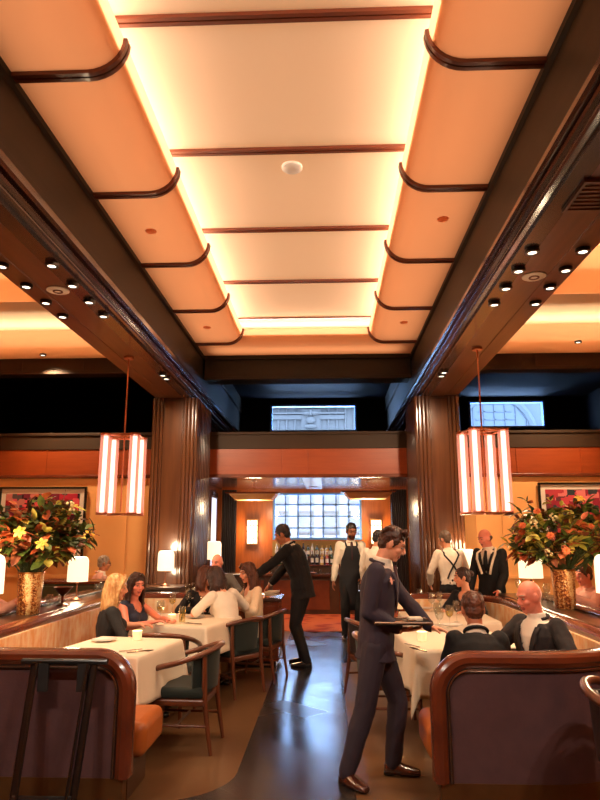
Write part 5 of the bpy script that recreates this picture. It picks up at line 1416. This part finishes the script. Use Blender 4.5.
# 2 waiter bending over the cabinet
person('waiter in a black suit bending left over the wood cabinet, arms stretched out', (-.33, 8.80, 0), 74, H=1.82, lean=27, head=(6, 22, 0),
       LH=dict(w=(-.98, 8.52, 1.08), hint=(-.6, -.6, -1), n=(.3, 0, -1), curl=.5), RH=dict(w=(-.80, 9.02, .94), hint=(.7, -.5, -.8), n=(-.2, 0, -1), curl=.6),
       RL=dict(t=(.12, .02, .088)), LL=dict(t=(-.12, -.10, .088)), skin='skin_tan', hair=('short', 'hair_black'), top='jacket', topm='blackwool', legm='blackwool', vox=.007)
# 3 bartender
person('bearded bartender in white shirt, dark tie and black bib apron below the window', (.385, 11.0, 0), 186, H=1.83, lean=4, head=(8, 14, 0),
       RH=dict(t=(.30, .02, .86), hint=(.6, -1, 0), curl=.5), LH=dict(t=(-.16, .26, .88), hint=(-.8, -.8, -.4), n=(.3, 0, -.9), d=(.2, 1, -.5), curl=.9), skin='skin_dark', hair=('short', 'hair_black'), top='shirt', topm='whiteshirt', tie='tie', extra=('apron', 'beard'), vox=.007)
root = thing('phone', 'pale blue lit phone in the hand of the bearded bartender', 'phone', (.52, 10.66, .86))
m = MB(); m.box((.52, 10.66, .84), (.075, .012, .15), RX_(R(-35))); m.build('phone_body', 'black', root, bevel=.004)
m = MB(); m.box((.52, 10.653, .835), (.068, .006, .138), RX_(R(-35))); m.build('screen', 'screen', root)
# 4 white shirt man, from behind
person('man in a white shirt seen from behind, beside the bearded bartender', (.74, 10.25, 0), -38, H=1.71, lean=5, head=(-28, 10, 0), LH=dict(t=(-.27, .10, .88), hint=(-.5, -1, 0)), RH=dict(t=(.26, .14, .9), hint=(.5, -1, 0)), skin='skin_olive', hair=('short', 'hair_black'), top='shirt', topm='whiteshirt', legm='blackwool', vox=.008)
# 5 waiter with crossed suspenders
person('waiter in white shirt with black crossed suspenders, seen from behind near the right column', (1.77, 9.68, 0), 12, H=1.70, lean=12, head=(28, 14, 0), LH=dict(t=(-.22, .26, .95), hint=(-.8, -.8, -.2)), RH=dict(t=(.22, .26, .95), hint=(.8, -.8, -.2)), skin='skin_fair', hair=('short', 'hair_greybrown'), top='shirt', topm='whiteshirt', extra=('suspenders',), vox=.008)
# 6 man in dark suit with white scarf
person('balding man in a dark suit with a long white scarf, by the right column', (2.22, 9.2, 0), 142, H=1.72, lean=6, head=(-26, 16, 0), LH=dict(t=(-.20, .24, .92), hint=(-.8, -.8, -.3)), RH=dict(t=(.22, .20, .90), hint=(.8, -.8, -.3)), skin='skin_pink', hair=('fringe', 'hair_greybrown'), top='jacket', topm='blackwool', under='whiteshirt', tie='blackwool', extra=('scarf',), vox=.008)
# 7 woman with a bun
person('woman in black with dark hair in a bun, seated at the far right table', (1.66, 8.10, 0), 140, H=1.64, seated=True, lean=6, head=(-48, 6, 0), female=True, skin='skin_fair', hair=('bun', 'hair_darkbrown'), top='dress', topm='blacktop', sleeve='three', legm='blackwool', LH=dict(t=(-.18, .36, .78), hint=(-.8, -.3, -.8), n=(0, 0, -1)), RH=dict(t=(.12, .38, .78), hint=(.8, -.3, -.8), n=(0, 0, -1)), vox=.008)
# 8 man from behind in the right booth
person('brown haired man in a black suit seen from behind, sitting in the right booth', (1.03, 4.70, 0), -4, H=1.70, seated=True, pz=.475, lean=25, head=(6, 12, 0), skin='skin_tan', hair=('short', 'hair_chestnut'), top='jacket', topm='blackwool', LH=dict(t=(-.12, .42, .79), hint=(-.5, -.5, -.9), n=(0, 0, -1)), RH=dict(t=(.12, .42, .79), hint=(.5, -.5, -.9), n=(0, 0, -1)), LL=dict(t=(-.22, .48, .088)), vox=.007, wide=.94, build=.94)
# 9 bald man
person('bald man in a dark suit and open white shirt, in the right booth facing left', (1.60, 5.24, 0), 122, H=1.72, seated=True, lean=4, head=(-14, 12, 0), skin='skin_pink', hair=('bald', 'hair_grey'), top='jacket', topm='charcoal', LH=dict(t=(-.20, .28, .79), hint=(-.9, -.3, -.5), n=(0, 0, -1)), RH=dict(t=(.14, .34, .79), hint=(.9, -.3, -.5), n=(0, 0, -1)), vox=.0065)
# 10 blonde woman
person('blonde long haired woman in a black short sleeved top, sitting in the left booth', (-2.02, 6.2, 0), -62, H=1.67, seated=True, lean=3, head=(-14, 8, 0), female=True, skin='skin_fair', hair=('long', 'hair_blonde', .25), top='blouse', topm='blacktop', sleeve='elbow', legm='blackwool', RH=dict(t=(.14, .30, .66), hint=(.9, -.4, -.5), n=(-.3, 0, -1)), LH=dict(t=(-.18, .34, .78), hint=(-.9, -.3, -.5), n=(0, 0, -1)), vox=.007)
# 11 dark haired woman
person('smiling dark haired woman in a sleeveless navy top, leaning close to the blonde woman', (-2.02, 6.85, 0), -112, H=1.63, seated=True, lean=8, head=(-24, 6, 0), female=True, skin='skin_pink', hair=('long', 'hair_darkbrown', .2), top='blouse', topm='navytop', sleeve='none', legm='blackwool', RH=dict(t=(.10, .36, .79), hint=(.9, -.2, -.6), n=(0, 0, -1)), LH=dict(t=(-.16, .38, .79), hint=(-.9, -.2, -.6), n=(0, 0, -1)), vox=.007)
# 12 woman in white blouse
person('woman in a white blouse with dark hair, seen from behind on the green backed chair', (-1.06, 7.33, 0), 44, H=1.66, pz=.56, seated=True, lean=24, side=-4, head=(14, 22, 0), female=True, skin='skin_fair', hair=('bob', 'hair_darkbrown', .13), top='shirt', topm='whiteshirt', sleeve='elbow', legm='creamknit', RH=dict(t=(.26, .38, .82), hint=(.9, -.5, -.5), n=(0, 0, -1)), LH=dict(t=(-.22, .34, .80), hint=(-.9, -.4, -.4), n=(0, 0, -1)), vox=.007)
# 13 woman in cream cardigan
person('woman in a cream cardigan with long brown hair, sitting before the wood cabinet', (-.86, 8.00, 0), 118, H=1.66, pz=.55, seated=True, lean=8, head=(4, 10, 0), female=True, skin='skin_fair', hair=('long', 'hair_chestnut', .26), top='cardigan', topm='creamknit', sleeve='long', legm='creamknit', LH=dict(t=(-.10, .28, .84), hint=(-.9, -.4, -.5), n=(0, 0, -1)), RH=dict(t=(.14, .30, .80), hint=(.9, -.3, -.4), n=(0, 0, -1)), vox=.007)
# 14 polka dots
person('brown haired woman in a black polka dot blouse at the end of the left booth', (-1.50, 8.06, 0), -150, H=1.66, seated=True, lean=4, head=(46, 6, 0), female=True, skin='skin_fair', hair=('bob', 'hair_chestnut', .14), top='blouse', topm='polka', sleeve='long', legm='blackwool', RH=dict(t=(.18, .30, .79), hint=(.9, -.3, -.5), n=(0, 0, -1)), LH=dict(t=(-.14, .30, .79), hint=(-.9, -.3, -.5), n=(0, 0, -1)), vox=.008)
# 15 older man beyond the booth
ck.place((-1.62, 10.12, 0), R(180), 'walnut chair of the older man beyond the left booth', G)
person('older balding man in a grey patterned shirt at the table beyond the left booth', (-1.62, 10.02, 0), 176, H=1.74, pz=.56, seated=True, lean=12, head=(-18, 4, 0), skin='skin_pink', hair=('fringe', 'hair_grey'), top='shirt', topm='grey', RH=dict(t=(.12, .30, 1.0), hint=(.9, 0, -1), d=(-.3, .2, 1), n=(0, -1, 0), curl=.7), LH=dict(t=(-.2, .34, .80), hint=(-.9, -.3, -.5), n=(0, 0, -1)), vox=.008)
# 16 grey haired man in the left aisle
ck.place((-3.62, 10.42, 0), R(-80), 'walnut chair of the grey haired man by the left cream wall', G)
person('grey haired man in glasses and a pale jacket by the left cream wall', (-3.60, 10.42, 0), -72, H=1.66, pz=.55, seated=True, lean=8, head=(8, 4, 0), skin='skin_tan', hair=('short', 'hair_grey'), top='jacket', topm='pinkshirt', extra=('glasses',), vox=.008)
# 17 person in pink at the left edge
ck.place((-3.42, 6.42, 0), R(-80), 'chair of the pink shirted person at the left edge', G)
person('person in a pale pink shirt cut by the left edge, beyond the left ledge', (-3.40, 6.42, 0), -75, H=1.70, pz=.56, seated=True, lean=10, head=(0, 8, 0), skin='skin_pink', hair=('short', 'hair_brown'), top='shirt', topm='pinkshirt', RH=dict(t=(.16, .36, .98), hint=(.9, -.4, -.4), n=(0, 0, -1)), LH=dict(t=(-.1, .36, .98), hint=(-.9, -.4, -.4), n=(0, 0, -1)), vox=.008)
# 18 diner behind the right vase
ck.place((3.02, 7.75, 0), R(95), 'chair of the diner behind the right vase', G)
person('diner half hidden behind the right gold vase, in a pale shirt', (3.0, 7.75, 0), 100, H=1.64, pz=.55, seated=True, lean=10, head=(8, 8, 0), skin='skin_pink', hair=('short', 'hair_chestnut'), top='shirt', topm='pinkshirt', LH=dict(t=(-.14, .34, .97), hint=(-.9, -.4, -.4), n=(0, 0, -1)), RH=dict(t=(.12, .34, .97), hint=(.9, -.4, -.4), n=(0, 0, -1)), vox=.008)
# small lamp table beside the right column

# ------------------------------------------------------------------ general light, sky, camera
w = bpy.data.worlds.new('World'); SC.world = w; w.use_nodes = True
bg = w.node_tree.nodes['Background']; bg.inputs[0].default_value = (0.42, 0.62, 1.0, 1); bg.inputs[1].default_value = 23.0
cam = bpy.data.cameras.new('Camera'); co = bpy.data.objects.new('Camera', cam); COL.objects.link(co)
cam.sensor_fit = 'VERTICAL'; cam.sensor_height = 24; cam.lens = FPX / 800 * 24
co.location = (0, 0, CAM_H); co.rotation_euler = (PI / 2 + TILT, 0, YAW); cam.clip_start = .05
SC.camera = co
SC.view_settings.view_transform = 'Standard'; SC.view_settings.look = 'None'; SC.view_settings.gamma = 1; SC.view_settings.use_curve_mapping = False
SC.view_settings.exposure = 0.5
SC.cycles.use_denoising = True
SC.cycles.max_bounces = 8; SC.cycles.diffuse_bounces = 4; SC.cycles.glossy_bounces = 4; SC.cycles.transparent_max_bounces = 16
SC.cycles.sample_clamp_indirect = 6
SC.cycles.caustics_reflective = False; SC.cycles.caustics_refractive = False
